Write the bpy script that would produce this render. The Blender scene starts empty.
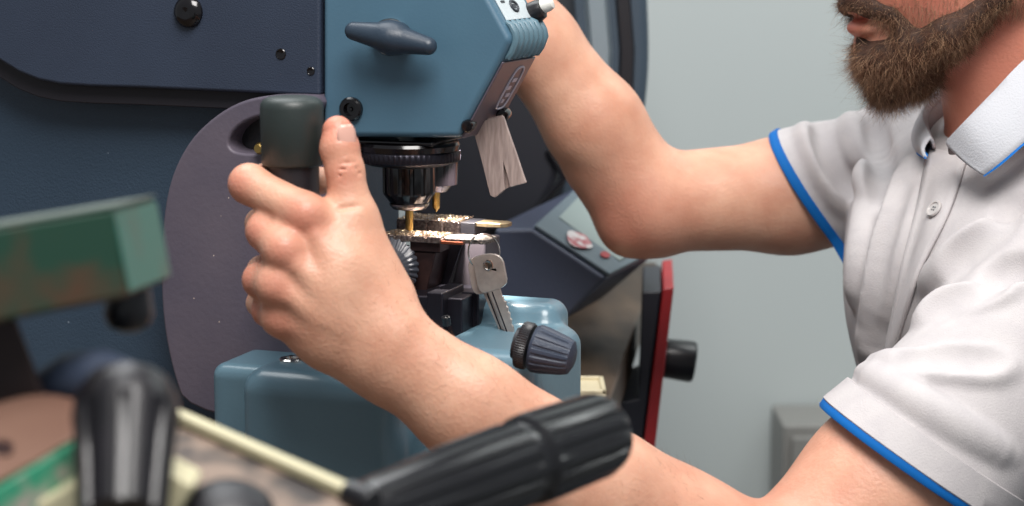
import bpy, bmesh, math, random
import numpy as np
from mathutils import Vector, Matrix, noise as mnoise
random.seed(7); rng = np.random.default_rng(7)
rad = math.radians
scene = bpy.context.scene
COL = scene.collection

# ------------------------------------------------------------------ camera
CAMZ = 1.12; PITCH = rad(9.0); FPX = 1991.0
CP, SP = math.cos(PITCH), math.sin(PITCH)
def ray(px, py):
    u = (px-512)/FPX; v = (253-py)/FPX
    return np.array([u, CP+v*SP, -SP+v*CP])
CAM = np.array([0, 0, CAMZ])
def pix(px, py, Y):
    d = ray(px, py); return CAM + d*(Y/d[1])
def V(a): return Vector([float(q) for q in a])
def nrm(a):
    a = np.asarray(a, float); return a/np.linalg.norm(a)

cd = bpy.data.cameras.new('camera'); cam = bpy.data.objects.new('camera', cd); COL.objects.link(cam)
cam.location = (0, 0, CAMZ); cam.rotation_euler = (math.pi/2-PITCH, 0, 0)
cd.lens = 70; cd.sensor_width = 36; cd.clip_start = .05
cd.dof.use_dof = True; cd.dof.focus_distance = 1.35; cd.dof.aperture_fstop = 7.0
scene.camera = cam

# ------------------------------------------------------------------ materials
def lin(c):
    if isinstance(c, str):
        c = [int(c[i:i+2], 16)/255 for i in (0, 2, 4)]
        c = [q/12.92 if q <= .04045 else ((q+.055)/1.055)**2.4 for q in c]
    return (c[0], c[1], c[2], 1)
def mat(name, c, rough=.5, metal=0., c2=None, nscale=30., bump=0., bscale=200., spec=.5, sss=0., contrast=(.35, .65), coat=0., stretch=None, alpha=1., emit=0., trans=0., vary=.0):
    m = bpy.data.materials.new(name); m.use_nodes = True
    nt = m.node_tree; b = nt.nodes['Principled BSDF']
    b.inputs['Base Color'].default_value = lin(c); b.inputs['Roughness'].default_value = rough
    b.inputs['Metallic'].default_value = metal; b.inputs['Specular IOR Level'].default_value = spec
    b.inputs['Coat Weight'].default_value = coat; b.inputs['Coat Roughness'].default_value = .15
    b.inputs['Transmission Weight'].default_value = trans
    if sss:
        b.inputs['Subsurface Weight'].default_value = sss
        b.inputs['Subsurface Radius'].default_value = (1, .35, .2); b.inputs['Subsurface Scale'].default_value = .006
    tc = nt.nodes.new('ShaderNodeTexCoord'); mp = nt.nodes.new('ShaderNodeMapping')
    nt.links.new(tc.outputs['Object'], mp.inputs['Vector'])
    if stretch: mp.inputs['Scale'].default_value = stretch
    if c2 is not None:
        n = nt.nodes.new('ShaderNodeTexNoise'); n.inputs['Scale'].default_value = nscale; n.inputs['Detail'].default_value = 5
        r = nt.nodes.new('ShaderNodeValToRGB')
        r.color_ramp.elements[0].position = contrast[0]; r.color_ramp.elements[1].position = contrast[1]
        r.color_ramp.elements[0].color = lin(c); r.color_ramp.elements[1].color = lin(c2)
        nt.links.new(mp.outputs[0], n.inputs['Vector']); nt.links.new(n.outputs['Fac'], r.inputs['Fac'])
        nt.links.new(r.outputs['Color'], b.inputs['Base Color'])
    if bump:
        n2 = nt.nodes.new('ShaderNodeTexNoise'); n2.inputs['Scale'].default_value = bscale; n2.inputs['Detail'].default_value = 3
        bp = nt.nodes.new('ShaderNodeBump'); bp.inputs['Strength'].default_value = bump; bp.inputs['Distance'].default_value = .002
        nt.links.new(mp.outputs[0], n2.inputs['Vector']); nt.links.new(n2.outputs['Fac'], bp.inputs['Height'])
        nt.links.new(bp.outputs[0], b.inputs['Normal'])
    return m
def attr_mix(m, attr, c):
    """blend the base colour toward c by a point attribute"""
    nt = m.node_tree; b = nt.nodes['Principled BSDF']
    a = nt.nodes.new('ShaderNodeAttribute'); a.attribute_name = attr
    mx = nt.nodes.new('ShaderNodeMix'); mx.data_type = 'RGBA'
    src = b.inputs['Base Color']
    if src.is_linked:
        s = src.links[0].from_socket; nt.links.new(s, mx.inputs[6])
    else: mx.inputs[6].default_value = src.default_value
    mx.inputs[7].default_value = lin(c)
    nt.links.new(a.outputs['Fac'], mx.inputs[0]); nt.links.new(mx.outputs[2], b.inputs['Base Color'])

M = {}
M['navy'] = mat('navy paint', '293243', .5, c2='2e384a', nscale=9, bump=.22, bscale=900)
M['navy_low'] = mat('navy crackle paint', '2c3d4e', .5, c2='324354', nscale=8, bump=.28, bscale=750)
M['blue'] = mat('blue paint', '456478', .42, c2='4a6b7e', nscale=10, bump=.05, bscale=500)
M['ltblue'] = mat('pale blue paint', '5f7d8b', .32, c2='587584', nscale=14, bump=.06, bscale=400, coat=.2)
M['cast'] = mat('grey mauve casting', '5d5560', .5, c2='534d5a', nscale=18, bump=.12, bscale=300)
M['black'] = mat('black plastic', '17171b', .32)
M['satin'] = mat('satin black', '1c1b20', .42, bump=.1, bscale=600)
M['rubber'] = mat('dark green grey rubber', '28302f', .45, bump=.08, bscale=800)
M['dark'] = mat('dark metal', '2a2830', .35, .7)
M['gloss'] = mat('gloss black steel', '100d10', .16, .3, spec=.8)
M['steel'] = mat('steel', 'b8b2ae', .25, 1., c2='8d8583', nscale=400, contrast=(.3, .7))
M['chrome'] = mat('bright steel', 'd8d4d0', .15, 1.)
M['nickel'] = mat('nickel key', 'c9bfb8', .34, .75, c2='b3a9a4', nscale=120)
M['brass'] = mat('brass', 'b99a5c', .3, 1.)
M['wing'] = mat('dark navy plastic', '273442', .4, bump=.1, bscale=600)
M['copper'] = mat('copper', 'b0664c', .35, .9)
M['ruddy'] = mat('dark reddish steel', '4a3533', .35, .6, c2='2c2224', nscale=60)
M['alu'] = mat('brushed pale metal', 'bdaaa3', .42, .3, c2='9c8a85', nscale=60, stretch=(8, 8, 1))
M['white'] = mat('white plastic', 'd9d8d2', .4)
M['plate'] = mat('pale printed plate', 'c3ccd0', .4)
M['ink'] = mat('dark print', '2b3038', .5)
M['mauve'] = mat('mauve grey plate', '5b525c', .38, .2)
M['logo'] = mat('pale printed outline', 'b9b4c2', .4)

# ------------------------------------------------------------------ mesh helpers
def link(name, me, material, parent=None, loc=None):
    o = bpy.data.objects.new(name, me); COL.objects.link(o)
    if material is not None: me.materials.append(material)
    if parent is not None: o.parent = parent
    if loc is not None: o.location = V(loc)
    return o
def finish(bm, sharp=35):
    bmesh.ops.recalc_face_normals(bm, faces=bm.faces)
    for f in bm.faces: f.smooth = True
    for e in bm.edges:
        if len(e.link_faces) == 2 and e.calc_face_angle(0) > rad(sharp): e.smooth = False
def obj(name, bm, material, parent=None, bevel=0, seg=3, sharp=35, loc=None):
    finish(bm, sharp)
    me = bpy.data.meshes.new(name); bm.to_mesh(me); bm.free()
    o = link(name, me, material, parent, loc)
    if bevel:
        for p in me.polygons: p.use_smooth = True
        md = o.modifiers.new('bevel', 'BEVEL'); md.width = bevel; md.segments = seg; md.limit_method = 'ANGLE'
        md.angle_limit = rad(28); md.harden_normals = True
    return o
def empty(name, loc, rz=0, label=None, cat=None, group=None):
    o = bpy.data.objects.new(name, None); COL.objects.link(o); o.location = V(loc); o.rotation_euler.z = rz
    o.empty_display_size = .05
    tag(o, label, cat, group); return o
def tag(o, label=None, cat=None, group=None, kind=None):
    if label: o['label'] = label
    if cat: o['category'] = cat
    if group: o['group'] = group
    if kind: o['kind'] = kind
    return o
def B(): return bmesh.new()
def frame(d, up=(0, 0, 1)):
    d = nrm(d); up = np.asarray(up, float)
    if abs(np.dot(d, up)) > .95: up = np.array([1., 0, 0]) if abs(d[0]) < .9 else np.array([0, 1., 0])
    a = nrm(np.cross(up, d)); b = np.cross(d, a); return a, b, d
def sweep(bm, rings, close=True, cap=True):
    """rings: list of lists of points"""
    vs = [[bm.verts.new(V(p)) for p in r] for r in rings]
    n = len(vs[0])
    for i in range(len(vs)-1):
        for j in range(n if close else n-1):
            bm.faces.new((vs[i][j], vs[i][(j+1) % n], vs[i+1][(j+1) % n], vs[i+1][j]))
    if cap:
        bm.faces.new(vs[0][::-1]); bm.faces.new(vs[-1])
def tube(bm, pts, rs, n=16, up=(0, 0, 1), closed=False):
    pts = [np.asarray(p, float) for p in pts]
    if np.isscalar(rs): rs = [rs]*len(pts)
    rings = []; N = len(pts); pa = None
    for i, p in enumerate(pts):
        if closed: d = pts[(i+1) % N]-pts[i-1]
        else: d = pts[min(i+1, N-1)]-pts[max(i-1, 0)]
        d = nrm(d)
        if pa is None: a, b, _ = frame(d, up)
        else:
            a = nrm(pa-d*np.dot(pa, d)); b = np.cross(d, a)
        pa = a
        rings.append([p+rs[i]*(math.cos(t)*a+math.sin(t)*b) for t in np.linspace(0, 2*math.pi, n, endpoint=False)])
    if closed: rings.append(rings[0]); sweep(bm, rings, cap=False); bmesh.ops.remove_doubles(bm, verts=bm.verts, dist=1e-6)
    else: sweep(bm, rings)
def lathe(bm, o, d, prof, n=48, mod=None, up=(0, 0, 1)):
    """prof: (distance along d, radius); mod(angle, index)->factor"""
    a, b, d = frame(d, up); o = np.asarray(o, float); rings = []
    for i, (h, r) in enumerate(prof):
        rings.append([o+d*h+max(r, 1e-5)*(mod(t, i) if mod else 1)*(math.cos(t)*a+math.sin(t)*b) for t in np.linspace(0, 2*math.pi, n, endpoint=False)])
    sweep(bm, rings)
def prism(bm, pts, ext):
    ext = np.asarray(ext, float)
    a = [bm.verts.new(V(p)) for p in pts]; b = [bm.verts.new(V(np.asarray(p)+ext)) for p in pts]; n = len(a)
    bm.faces.new(a); bm.faces.new(b[::-1])
    for i in range(n): bm.faces.new((a[i], b[i], b[(i+1) % n], a[(i+1) % n]))
def box(bm, lo, hi):
    lo = np.asarray(lo, float); hi = np.asarray(hi, float)
    prism(bm, [(lo[0], lo[1], lo[2]), (hi[0], lo[1], lo[2]), (hi[0], lo[1], hi[2]), (lo[0], lo[1], hi[2])], (0, hi[1]-lo[1], 0))
def hexa(bm, f, b):
    """front quad f and back quad b, same winding"""
    a = [bm.verts.new(V(p)) for p in f]; c = [bm.verts.new(V(p)) for p in b]
    bm.faces.new(a); bm.faces.new(c[::-1])
    for i in range(4): bm.faces.new((a[i], c[i], c[(i+1) % 4], a[(i+1) % 4]))
def smooth_poly(pts, it=2):
    """Chaikin corner cutting of a closed outline"""
    p = [np.asarray(q, float) for q in pts]
    for _ in range(it):
        q = []
        for i in range(len(p)):
            a, b = p[i], p[(i+1) % len(p)]; q += [a*.75+b*.25, a*.25+b*.75]
        p = q
    return p

# ------------------------------------------------------------------ distance-field modeller (surface nets)
class Field:
    def __init__(s, xs, ys, zs):
        s.x, s.y, s.z = [np.asarray(q, np.float32) for q in (xs, ys, zs)]
        s.D = np.full((len(s.x), len(s.y), len(s.z)), 1., np.float32)
    def win(s, lo, hi):
        r = []
        for ax, l, h in zip((s.x, s.y, s.z), lo, hi):
            i0 = max(0, np.searchsorted(ax, l)-1); i1 = min(len(ax), np.searchsorted(ax, h)+1); r.append(slice(i0, max(i1, i0)))
        return tuple(r)
    def apply(s, fn, lo, hi, k=0., op='add'):
        m = k+.012
        w = s.win(np.asarray(lo)-m, np.asarray(hi)+m)
        X, Y, Z = s.x[w[0], None, None], s.y[None, w[1], None], s.z[None, None, w[2]]
        if X.size*Y.size*Z.size == 0: return
        d = fn(X, Y, Z).astype(np.float32); A = s.D[w]
        if op == 'add':
            if k > 0:
                h = np.clip(.5+.5*(A-d)/k, 0, 1); s.D[w] = A*(1-h)+d*h-k*h*(1-h)
            else: s.D[w] = np.minimum(A, d)
        else:
            d = -d
            if k > 0:
                h = np.clip(.5-.5*(A-d)/k, 0, 1); s.D[w] = A*(1-h)+d*h+k*h*(1-h)
            else: s.D[w] = np.maximum(A, d)
    def cap(s, a, b, ra, rb=None, k=.006, flat=None, op='add', cut=None):
        a = np.asarray(a, float); b = np.asarray(b, float); rb = ra if rb is None else rb
        R_ = max(ra, rb); ba = b-a; L2 = max(np.dot(ba, ba), 1e-12)
        def fn(X, Y, Z):
            t = np.clip(((X-a[0])*ba[0]+(Y-a[1])*ba[1]+(Z-a[2])*ba[2])/L2, 0, 1)
            qx, qy, qz = X-a[0]-t*ba[0], Y-a[1]-t*ba[1], Z-a[2]-t*ba[2]
            q2 = qx*qx+qy*qy+qz*qz
            if flat is not None:
                n, f = flat; c = qx*n[0]+qy*n[1]+qz*n[2]; q2 = q2+c*c*(1/f**2-1)
                d = (np.sqrt(q2)-(ra+(rb-ra)*t))*(.5+.5*f)
            else: d = np.sqrt(q2)-(ra+(rb-ra)*t)
            if cut is not None: d = np.maximum(d, (X-cut[0][0])*cut[1][0]+(Y-cut[0][1])*cut[1][1]+(Z-cut[0][2])*cut[1][2])
            return d
        s.apply(fn, np.minimum(a, b)-R_, np.maximum(a, b)+R_, k, op)
    def chain(s, pts, rs, k=.006, **kw):
        for i in range(len(pts)-1): s.cap(pts[i], pts[i+1], rs[i], rs[i+1], k, **kw)
    def ell(s, c, r, axes=None, k=.006, op='add'):
        c = np.asarray(c, float); A = np.eye(3) if axes is None else np.asarray(axes, float); R_ = max(r)
        def fn(X, Y, Z):
            u = [((X-c[0])*A[i][0]+(Y-c[1])*A[i][1]+(Z-c[2])*A[i][2]) for i in range(3)]
            k0 = np.sqrt(sum((u[i]/r[i])**2 for i in range(3))); k1 = np.sqrt(sum((u[i]/r[i]**2)**2 for i in range(3)))
            return k0*(k0-1)/np.maximum(k1, 1e-6)
        s.apply(fn, c-R_, c+R_, k, op)
    def rbox(s, lo, hi, r, k=.004, op='add'):
        lo = np.asarray(lo, float); hi = np.asarray(hi, float); c = (lo+hi)/2; b = (hi-lo)/2-r
        def fn(X, Y, Z):
            q = [np.abs(v-c[i])-b[i] for i, v in enumerate((X, Y, Z))]
            o = np.sqrt(sum(np.maximum(v, 0)**2 for v in q)); return o+np.minimum(np.maximum(np.maximum(q[0], q[1]), q[2]), 0)-r
        s.apply(fn, lo, hi, k, op)
    def val(s, p):
        """trilinear sample, points (n,3)"""
        p = np.atleast_2d(p); f = []
        for i, ax in enumerate((s.x, s.y, s.z)):
            j = np.clip(np.searchsorted(ax, p[:, i])-1, 0, len(ax)-2)
            f.append((j, np.clip((p[:, i]-ax[j])/(ax[j+1]-ax[j]), 0, 1)))
        out = 0
        for a in (0, 1):
            for b in (0, 1):
                for c in (0, 1):
                    w = (f[0][1] if a else 1-f[0][1])*(f[1][1] if b else 1-f[1][1])*(f[2][1] if c else 1-f[2][1])
                    out = out+w*s.D[f[0][0]+a, f[1][0]+b, f[2][0]+c]
        return out
    def grad(s, p, e=.002):
        p = np.atleast_2d(p); g = np.stack([s.val(p+e*np.eye(3)[i])-s.val(p-e*np.eye(3)[i]) for i in range(3)], 1)
        return g/np.maximum(np.linalg.norm(g, axis=1, keepdims=True), 1e-9)
    def hit(s, px, py, y0=1.0, y1=1.8):
        d = ray(px, py); ys = np.arange(y0, y1, .001); P = CAM+d[None]*(ys/d[1])[:, None]
        v = s.val(P); c_ = (v[1:] < 0) & (v[:-1] >= 0); i = np.argmax(c_)+1
        if not c_[i-1]: return None
        t = v[i-1]/(v[i-1]-v[i]); return P[i-1]+(P[i]-P[i-1])*t
    def mesh(s, name):
        S = s.D < 0
        c = np.zeros(tuple(n-1 for n in S.shape), np.uint8)
        offs = [(a, b, e) for a in (0, 1) for b in (0, 1) for e in (0, 1)]
        nx, ny, nz = c.shape
        for a, b, e in offs: c += S[a:a+nx, b:b+ny, e:e+nz]
        I = np.argwhere((c > 0) & (c < 8)); lin_ = (I[:, 0]*ny+I[:, 1])*nz+I[:, 2]
        val = np.stack([s.D[I[:, 0]+a, I[:, 1]+b, I[:, 2]+e] for a, b, e in offs], 1)
        acc = np.zeros((len(I), 3)); cnt = np.zeros(len(I)); O = np.array(offs, float)
        for i in range(8):
            for j in range(i+1, 8):
                if np.abs(O[i]-O[j]).sum() != 1: continue
                m = (val[:, i] < 0) != (val[:, j] < 0)
                t = val[m, i]/(val[m, i]-val[m, j]); acc[m] += O[i]+(O[j]-O[i])*t[:, None]; cnt[m] += 1
        acc /= cnt[:, None]
        P = np.stack([ax[I[:, i]]+acc[:, i]*(ax[I[:, i]+1]-ax[I[:, i]]) for i, ax in enumerate((s.x, s.y, s.z))], 1)
        quads = []
        for ax in range(3):
            sl0 = [slice(None)]*3; sl1 = [slice(None)]*3; sl0[ax] = slice(0, -1); sl1[ax] = slice(1, None)
            E = np.argwhere(S[tuple(sl0)] != S[tuple(sl1)])
            u, v = (ax+1) % 3, (ax+2) % 3
            ok = (E[:, u] > 0) & (E[:, v] > 0) & (E[:, u] < c.shape[u]) & (E[:, v] < c.shape[v]); E = E[ok]
            flip = S[tuple(E.T)]; q = []
            for du, dv in ((1, 1), (0, 1), (0, 0), (1, 0)):
                Q = E.copy(); Q[:, u] -= du; Q[:, v] -= dv
                q.append(np.searchsorted(lin_, (Q[:, 0]*ny+Q[:, 1])*nz+Q[:, 2]))
            q = np.stack(q, 1); q[~flip] = q[~flip][:, ::-1]; quads.append(q)
        quads = np.concatenate(quads)
        me = bpy.data.meshes.new(name)
        me.vertices.add(len(P)); me.vertices.foreach_set('co', P.astype(np.float32).ravel())
        me.loops.add(len(quads)*4); me.loops.foreach_set('vertex_index', quads.astype(np.int32).ravel())
        me.polygons.add(len(quads)); me.polygons.foreach_set('loop_start', np.arange(0, len(quads)*4, 4, dtype=np.int32))
        me.polygons.foreach_set('loop_total', np.full(len(quads), 4, np.int32))
        me.update(calc_edges=True); me.validate()
        me.polygons.foreach_set('use_smooth', np.ones(len(me.polygons), bool))
        return me, P
def steps(*seg):
    """rectilinear axis: (start, end, h), ..."""
    out = []
    for a, b, h in seg: out += list(np.linspace(a, b, max(2, int(round((b-a)/h))), endpoint=False))
    return out+[seg[-1][1]]
# ================================================================== the key cutting machine
ANG = rad(20); E1 = np.array([math.cos(ANG), -math.sin(ANG), 0]); E2 = np.array([math.sin(ANG), math.cos(ANG), 0]); E3 = np.array([0, 0, 1.])
BENCH = .745
_o = pix(410, 137, 1.33); ORG = np.array([_o[0], _o[1], BENCH])
def mloc(px, py, t):
    d = ray(px, py); k = (t-np.dot(CAM-ORG, E2))/np.dot(d, E2); p = CAM+d*k-ORG
    return np.array([np.dot(p, E1), t, p[2]])
def mplane(px, py, z):
    d = ray(px, py); k = (z+BENCH-CAMZ)/d[2]; p = CAM+d*k-ORG
    return np.array([np.dot(p, E1), np.dot(p, E2), z])
def mw(l): return ORG+E1*l[0]+E2*l[1]+E3*l[2]
mach = empty('key_cutting_machine', ORG, -ANG, 'blue and navy key cutting machine with a lever handle, gripped by the bearded man', 'machine')
HW = .070      # head width

# column and side plate (left)
bm = B(); a = mloc(-120, 60, .03); b = mloc(322, 60, .03)
box(bm, (a[0], .03, .001), (b[0]-.002, .17, mloc(0, -90, .03)[2]))
obj('column', bm, M['navy_low'], mach, .004)
bm = B()
out = [(-125, -90), (-125, 20), (-60, 30), (-22, 46), (0, 61), (18, 72), (38, 80), (60, 84.5), (90, 86.5), (140, 88), (320, 96), (320, -90)]
prism(bm, [mloc(x, y, 0) for x, y in out], (0, .03, 0))
spl = obj('side_plate', bm, M['navy'], mach, .0025)
bm = B(); shade_out = [(x, y+(17 if y > 0 else 0)) for x, y in out]
prism(bm, [mloc(x, y, .009) for x, y in shade_out], (0, .022, 0))
obj('plate_shadow', bm, mat('near black shadow', '1b1820', .6), spl, .001)  # near-black layer stands for the shadow band below the side plate
def bolt(px, py, r, t=0, dome=.006):
    bm = B(); lathe(bm, mloc(px, py, t), (0, -1, 0), [(-.004, r), (dome*.35, r), (dome*.7, r*.86), (dome, r*.55), (dome, r*.3), (dome*.8, .0)], 28)
    return obj('bolt', bm, M['gloss'], mach)
bolt(189, 12, .0108)
def hole(px, py, r, t=0):
    bm = B(); c = mloc(px, py, t)
    lathe(bm, c, (0, -1, 0), [(-.006, r), (.0005, r), (.0009, r*.85), (.0004, r*.6), (.0003, 0)], 20)
    return obj('hole', bm, M['gloss'], mach)
hole(281, 54, .0038); hole(311, 71, .0029)

# head casing
bm = B()
out = [(322.5, -70), (452, -70), (489, -2), (512, 40), (459, 138), (322.5, 137)]
HP = [mloc(x, y, 0) for x, y in out]
prism(bm, HP, (0, HW, 0))
head = obj('head_casing', bm, M['blue'], mach, .0045, 4)
# ribs round the front corner
A_, Cn, B_ = HP[2], HP[3], HP[4]
def along(p, q, f): return p+(q-p)*f
def outn(p, q):
    d = nrm(q-p); return np.array([-d[2], 0, d[0]]) if (-d[2]) > 0 else np.array([d[2], 0, -d[0]])
N1, N2 = outn(A_, Cn), outn(Cn, B_)
bm = B()
for i in range(7):
    t = np.array([0, .0065+i*.0095, 0])
    up_ = [along(Cn, A_, .42)+N1*.0002, along(Cn, A_, .30)+N1*.002, along(Cn, A_, .12)+N1*.0018, Cn+(N1+N2)*.0003, along(Cn, B_, .10)+N2*.0018, along(Cn, B_, .17)+N2*.0015, along(Cn, B_, .20)-N2*.001]
    tube(bm, [p+t for p in up_], [.0016, .0026, .0028, .003, .0028, .0024, .0012], 10, up=(0, 1, 0))
tag(obj('vent_ribs', bm, mat('rib blue', '587481', .4), head))
# mauve plate on the lower slope with printed outline
def slope_box(bm, p, q, n, f0, f1, t0, t1, th=.0015, off=.0):
    a, b = along(p, q, f0)+n*off, along(p, q, f1)+n*off
    f = [a+(0, t0, 0), b+(0, t0, 0), b+(0, t1, 0), a+(0, t1, 0)]
    hexa(bm, f, [v+n*th for v in f])
bm = B(); slope_box(bm, Cn, B_, N2, .22, 1.0, .003, HW-.003)
lp = obj('front_plate', bm, M['mauve'], head, .0006, 2)
bm = B()
def slope_pt(f, t, off): return along(Cn, B_, f)+N2*off+np.array([0, t, 0])
loop = []
for k in range(28):
    u = 2*math.pi*k/28; cu, su = math.cos(u), math.sin(u)
    loop.append(slope_pt(.52+.22*math.copysign(abs(cu)**.55, cu), .046+.0095*math.copysign(abs(su)**.6, su), .0017))
tube(bm, loop, .0008, 6, closed=True)
for f, t, w in ((.42, .046, .004), (.5, .043, .003), (.58, .048, .0035), (.64, .044, .002)):
    slope_box(bm, Cn, B_, N2, f, f+.035, t-w, t+w, .0006, .0015)
obj('emblem', bm, M['logo'], lp)
bm = B(); slope_box(bm, A_, Cn, N1, -.5, .56, .008, HW-.010, .001)
npl = obj('name_plate', bm, M['plate'], head, .0004, 2)
bm = B()
for f, t0, t1 in ((-.3, .014, .022), (-.12, .013, .021), (-.02, .015, .019), (.1, .014, .021), (-.2, .048, .055), (-.05, .05, .056)):
    slope_box(bm, A_, Cn, N1, f, f+.05, t0, t1, .0004, .001)
loop = [along(A_, Cn, .25+.12*math.cos(u))+N1*.0011+np.array([0, .034+.006*math.sin(u), 0]) for u in np.linspace(0, 2*math.pi, 24, endpoint=False)]
tube(bm, loop, .0011, 6, closed=True)
slope_box(bm, A_, Cn, N1, .2, .3, .031, .037, .0005, .001)
obj('plate_print', bm, M['ink'], npl)
# toggle switch
p0 = along(A_, Cn, .45)+np.array([0, HW-.008, 0])
bm = B(); lathe(bm, p0, N1+np.array([.15, 0, -.1]), [(-.003, .0075), (.006, .0075), (.009, .0065), (.010, .004)], 24)
sw = obj('switch', bm, M['black'], head)
bm = B(); lathe(bm, p0+N1*.009, N1+np.array([.15, 0, -.1]), [(0, .0048), (.005, .005), (.008, .004), (.009, .001)], 20)
obj('switch_cap', bm, M['white'], sw)

# wing knob
f = Field(steps((-.05, .03, .0011)), steps((-.04, .006, .0011)), steps((.2, .5, .0011)))
zc = mloc(390, 39, -.014); f = Field(steps((zc[0]-.04, zc[0]+.04, .0009)), steps((-.035, .006, .0009)), steps((zc[2]-.03, zc[2]+.03, .0009)))
wl, wr = mloc(354, 31, -.02), mloc(428, 46, -.02); wc = mloc(391, 38, -.018)
f.cap(wl, along(wl, wc, .75), .0062, .0092, k=.004); f.cap(along(wr, wc, .75), wr, .0092, .006, k=.004)
f.cap(wc+(0, .002, 0), wc+(0, .01, 0), .0115, .0105, k=.004)
f.cap(wc, wc-(0, .004, 0), .009, .006, k=.004)
me, _ = f.mesh('wing_knob'); wk = link('wing_knob', me, M['wing'], head)
bm = B(); lathe(bm, mloc(391, 37, 0), (0, -1, 0), [(-.002, .0125), (.003, .0125), (.004, .0118), (.004, 0)], 32)
obj('washer', bm, M['steel'], wk)
# socket screw
bm = B(); c = mloc(352, 109, 0)
lathe(bm, c, (0, -1, 0), [(-.004, .0082), (.003, .0082), (.0042, .007), (.0042, .0045), (.0012, .0042), (.0012, .0016), (.0022, .001), (.0022, 0)], 36)
obj('socket_screw', bm, M['gloss'], head)

# spindle and chuck
CT = .034
def cz(py, t=CT): return mloc(410, py, t)[2]
cx = mloc(409, 170, CT)[0]
bm = B(); lathe(bm, (cx, CT, 0), (0, 0, 1), [(cz(160)+.02, .024), (cz(128), .024)], 40)
ch = obj('spindle', bm, M['gloss'], mach)
bm = B(); lathe(bm, (cx, CT, 0), (0, 0, 1), [(cz(141), .01), (cz(141), .0345), (cz(144), .0355), (cz(149.5), .0345), (cz(150), .032)], 64)
obj('flange', bm, M['gloss'], ch)
bm = B(); lathe(bm, (cx, CT, 0), (0, 0, 1), [(cz(149), .03), (cz(149.8), .0345), (cz(151), .0353), (cz(159), .0353), (cz(160.5), .0345), (cz(164), .028), (cz(166), .018)], 180,
               lambda t, i: 1+(.014 if 1 < i < 5 and (int(round(t/(2*math.pi)*180)) % 3 == 0) else 0))
obj('knurled_ring', bm, M['dark'], ch, sharp=50)
def slots(t, i):
    s = (t/(2*math.pi)*14) % 1
    return .93 if (s < .28 and 1 < i < 4) else 1.
bm = B(); lathe(bm, (cx, CT, 0), (0, 0, 1), [(cz(163), .012), (cz(163), .0182), (cz(167), .0184), (cz(191), .0184), (cz(194), .0178), (cz(202), .0135), (cz(208), .0112), (cz(210), .006)], 168, slots)
chk = obj('chuck', bm, M['gloss'], ch, sharp=28)
bm = B(); lathe(bm, (cx, CT, 0), (0, 0, 1), [(cz(203), .0137), (cz(205), .0135), (cz(207.5), .0118), (cz(208.5), .0113)], 60, lambda t, i: 1+.02*(int(t/(2*math.pi)*60) % 3 == 0))
obj('collet_ring', bm, M['steel'], chk)
bm = B(); lathe(bm, (cx, CT, 0), (0, 0, 1), [(cz(206), .0029), (cz(227), .0029), (cz(230), .0022), (cz(231), .0006)], 24)
obj('cutter', bm, M['brass'], chk)
# tracer behind
TT = .062; tx = mloc(436, 190, TT)[0]
def tz(py): return mloc(436, py, TT)[2]
bm = B(); lathe(bm, (tx, TT, 0), (0, 0, 1), [(tz(186), .008), (tz(184), .0150), (tz(160), .0158), (tz(120), .0158)], 40)
tr = obj('tracer_spindle', bm, M['gloss'], mach)
bm = B(); lathe(bm, (tx, TT, 0), (0, 0, 1), [(tz(192), .004), (tz(191), .0085), (tz(184), .0125), (tz(182), .0125)], 36)
obj('tracer_collar', bm, M['steel'], tr)
bm = B(); lathe(bm, (tx, TT, 0), (0, 0, 1), [(tz(212), .0004), (tz(207), .0027), (tz(190), .0029), (tz(188), .0029)], 24)
obj('tracer_pin', bm, M['brass'], tr)
# underside block that carries both spindles
bm = B(); box(bm, (mloc(332, 130, .01)[0], .006, cz(141.5)), (mloc(462, 130, .06)[0], .085, cz(137)))
obj('spindle_carrier', bm, M['gloss'], mach, .002)

# chip guard hanging at the front
GT = .03
gp = [(471, 124), (503, 116), (514.5, 149), (526, 183), (509.5, 187.5), (506, 172), (503, 163), (503.5, 176), (504.5, 190), (494.5, 198), (490, 195.5), (481, 160)]
bm = B(); prism(bm, [mloc(x, y, GT) for x, y in gp], (0, .0028, 0))
g = obj('chip_guard', bm, M['alu'], mach, .0007, 2)
bm = B(); prism(bm, [mloc(x, y, GT+.0035) for x, y in ((472, 122), (502, 115), (516, 155), (521, 181), (492, 196))], (0, .0015, 0))
obj('guard_backing', bm, M['alu'], g)
for x, y, t_ in ((468, 126, .002), (503, 115, GT+.02)):
    bm = B(); lathe(bm, mloc(x, y, t_), (.2, -1, 0), [(-.012, .0042), (.002, .0045), (.004, .0035), (.0042, 0)], 20)
    obj('guard_screw', bm, M['gloss'], g)

# lever casting, behind the hand
bm = B()
out = [(319, 96.5), (300, 95), (268, 95), (240, 101), (214, 116), (190, 139), (173, 170), (164, 205), (160, 260), (162, 320), (172, 372), (186, 410), (300, 430), (335, 300), (335, 158), (300, 154), (262, 154), (238, 153), (229, 148), (228, 139), (236, 127), (252, 118), (275, 113), (319, 113)]
pts = smooth_poly([mloc(x, y, -.012) for x, y in out], 2)
prism(bm, pts, (0, .034, 0))
lev = obj('lever_arm', bm, M['cast'], mach, .0075, 5)
bm = B(); box(bm, (mloc(225, 130, .006)[0], .008, mloc(225, 158, .006)[2]), (mloc(320, 130, .006)[0], .02, mloc(225, 108, .006)[2]))
obj('lever_recess', bm, M['satin'], lev, .002)
HY = 1.20
hx, hy, _ = pix(292.5, 150, HY)
hz = lambda py: pix(292.5, py, HY)[2]
def toloc(p): q = np.asarray(p)-ORG; return np.array([np.dot(q, E1), np.dot(q, E2), q[2]])
hl = toloc((hx, hy, BENCH))
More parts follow.
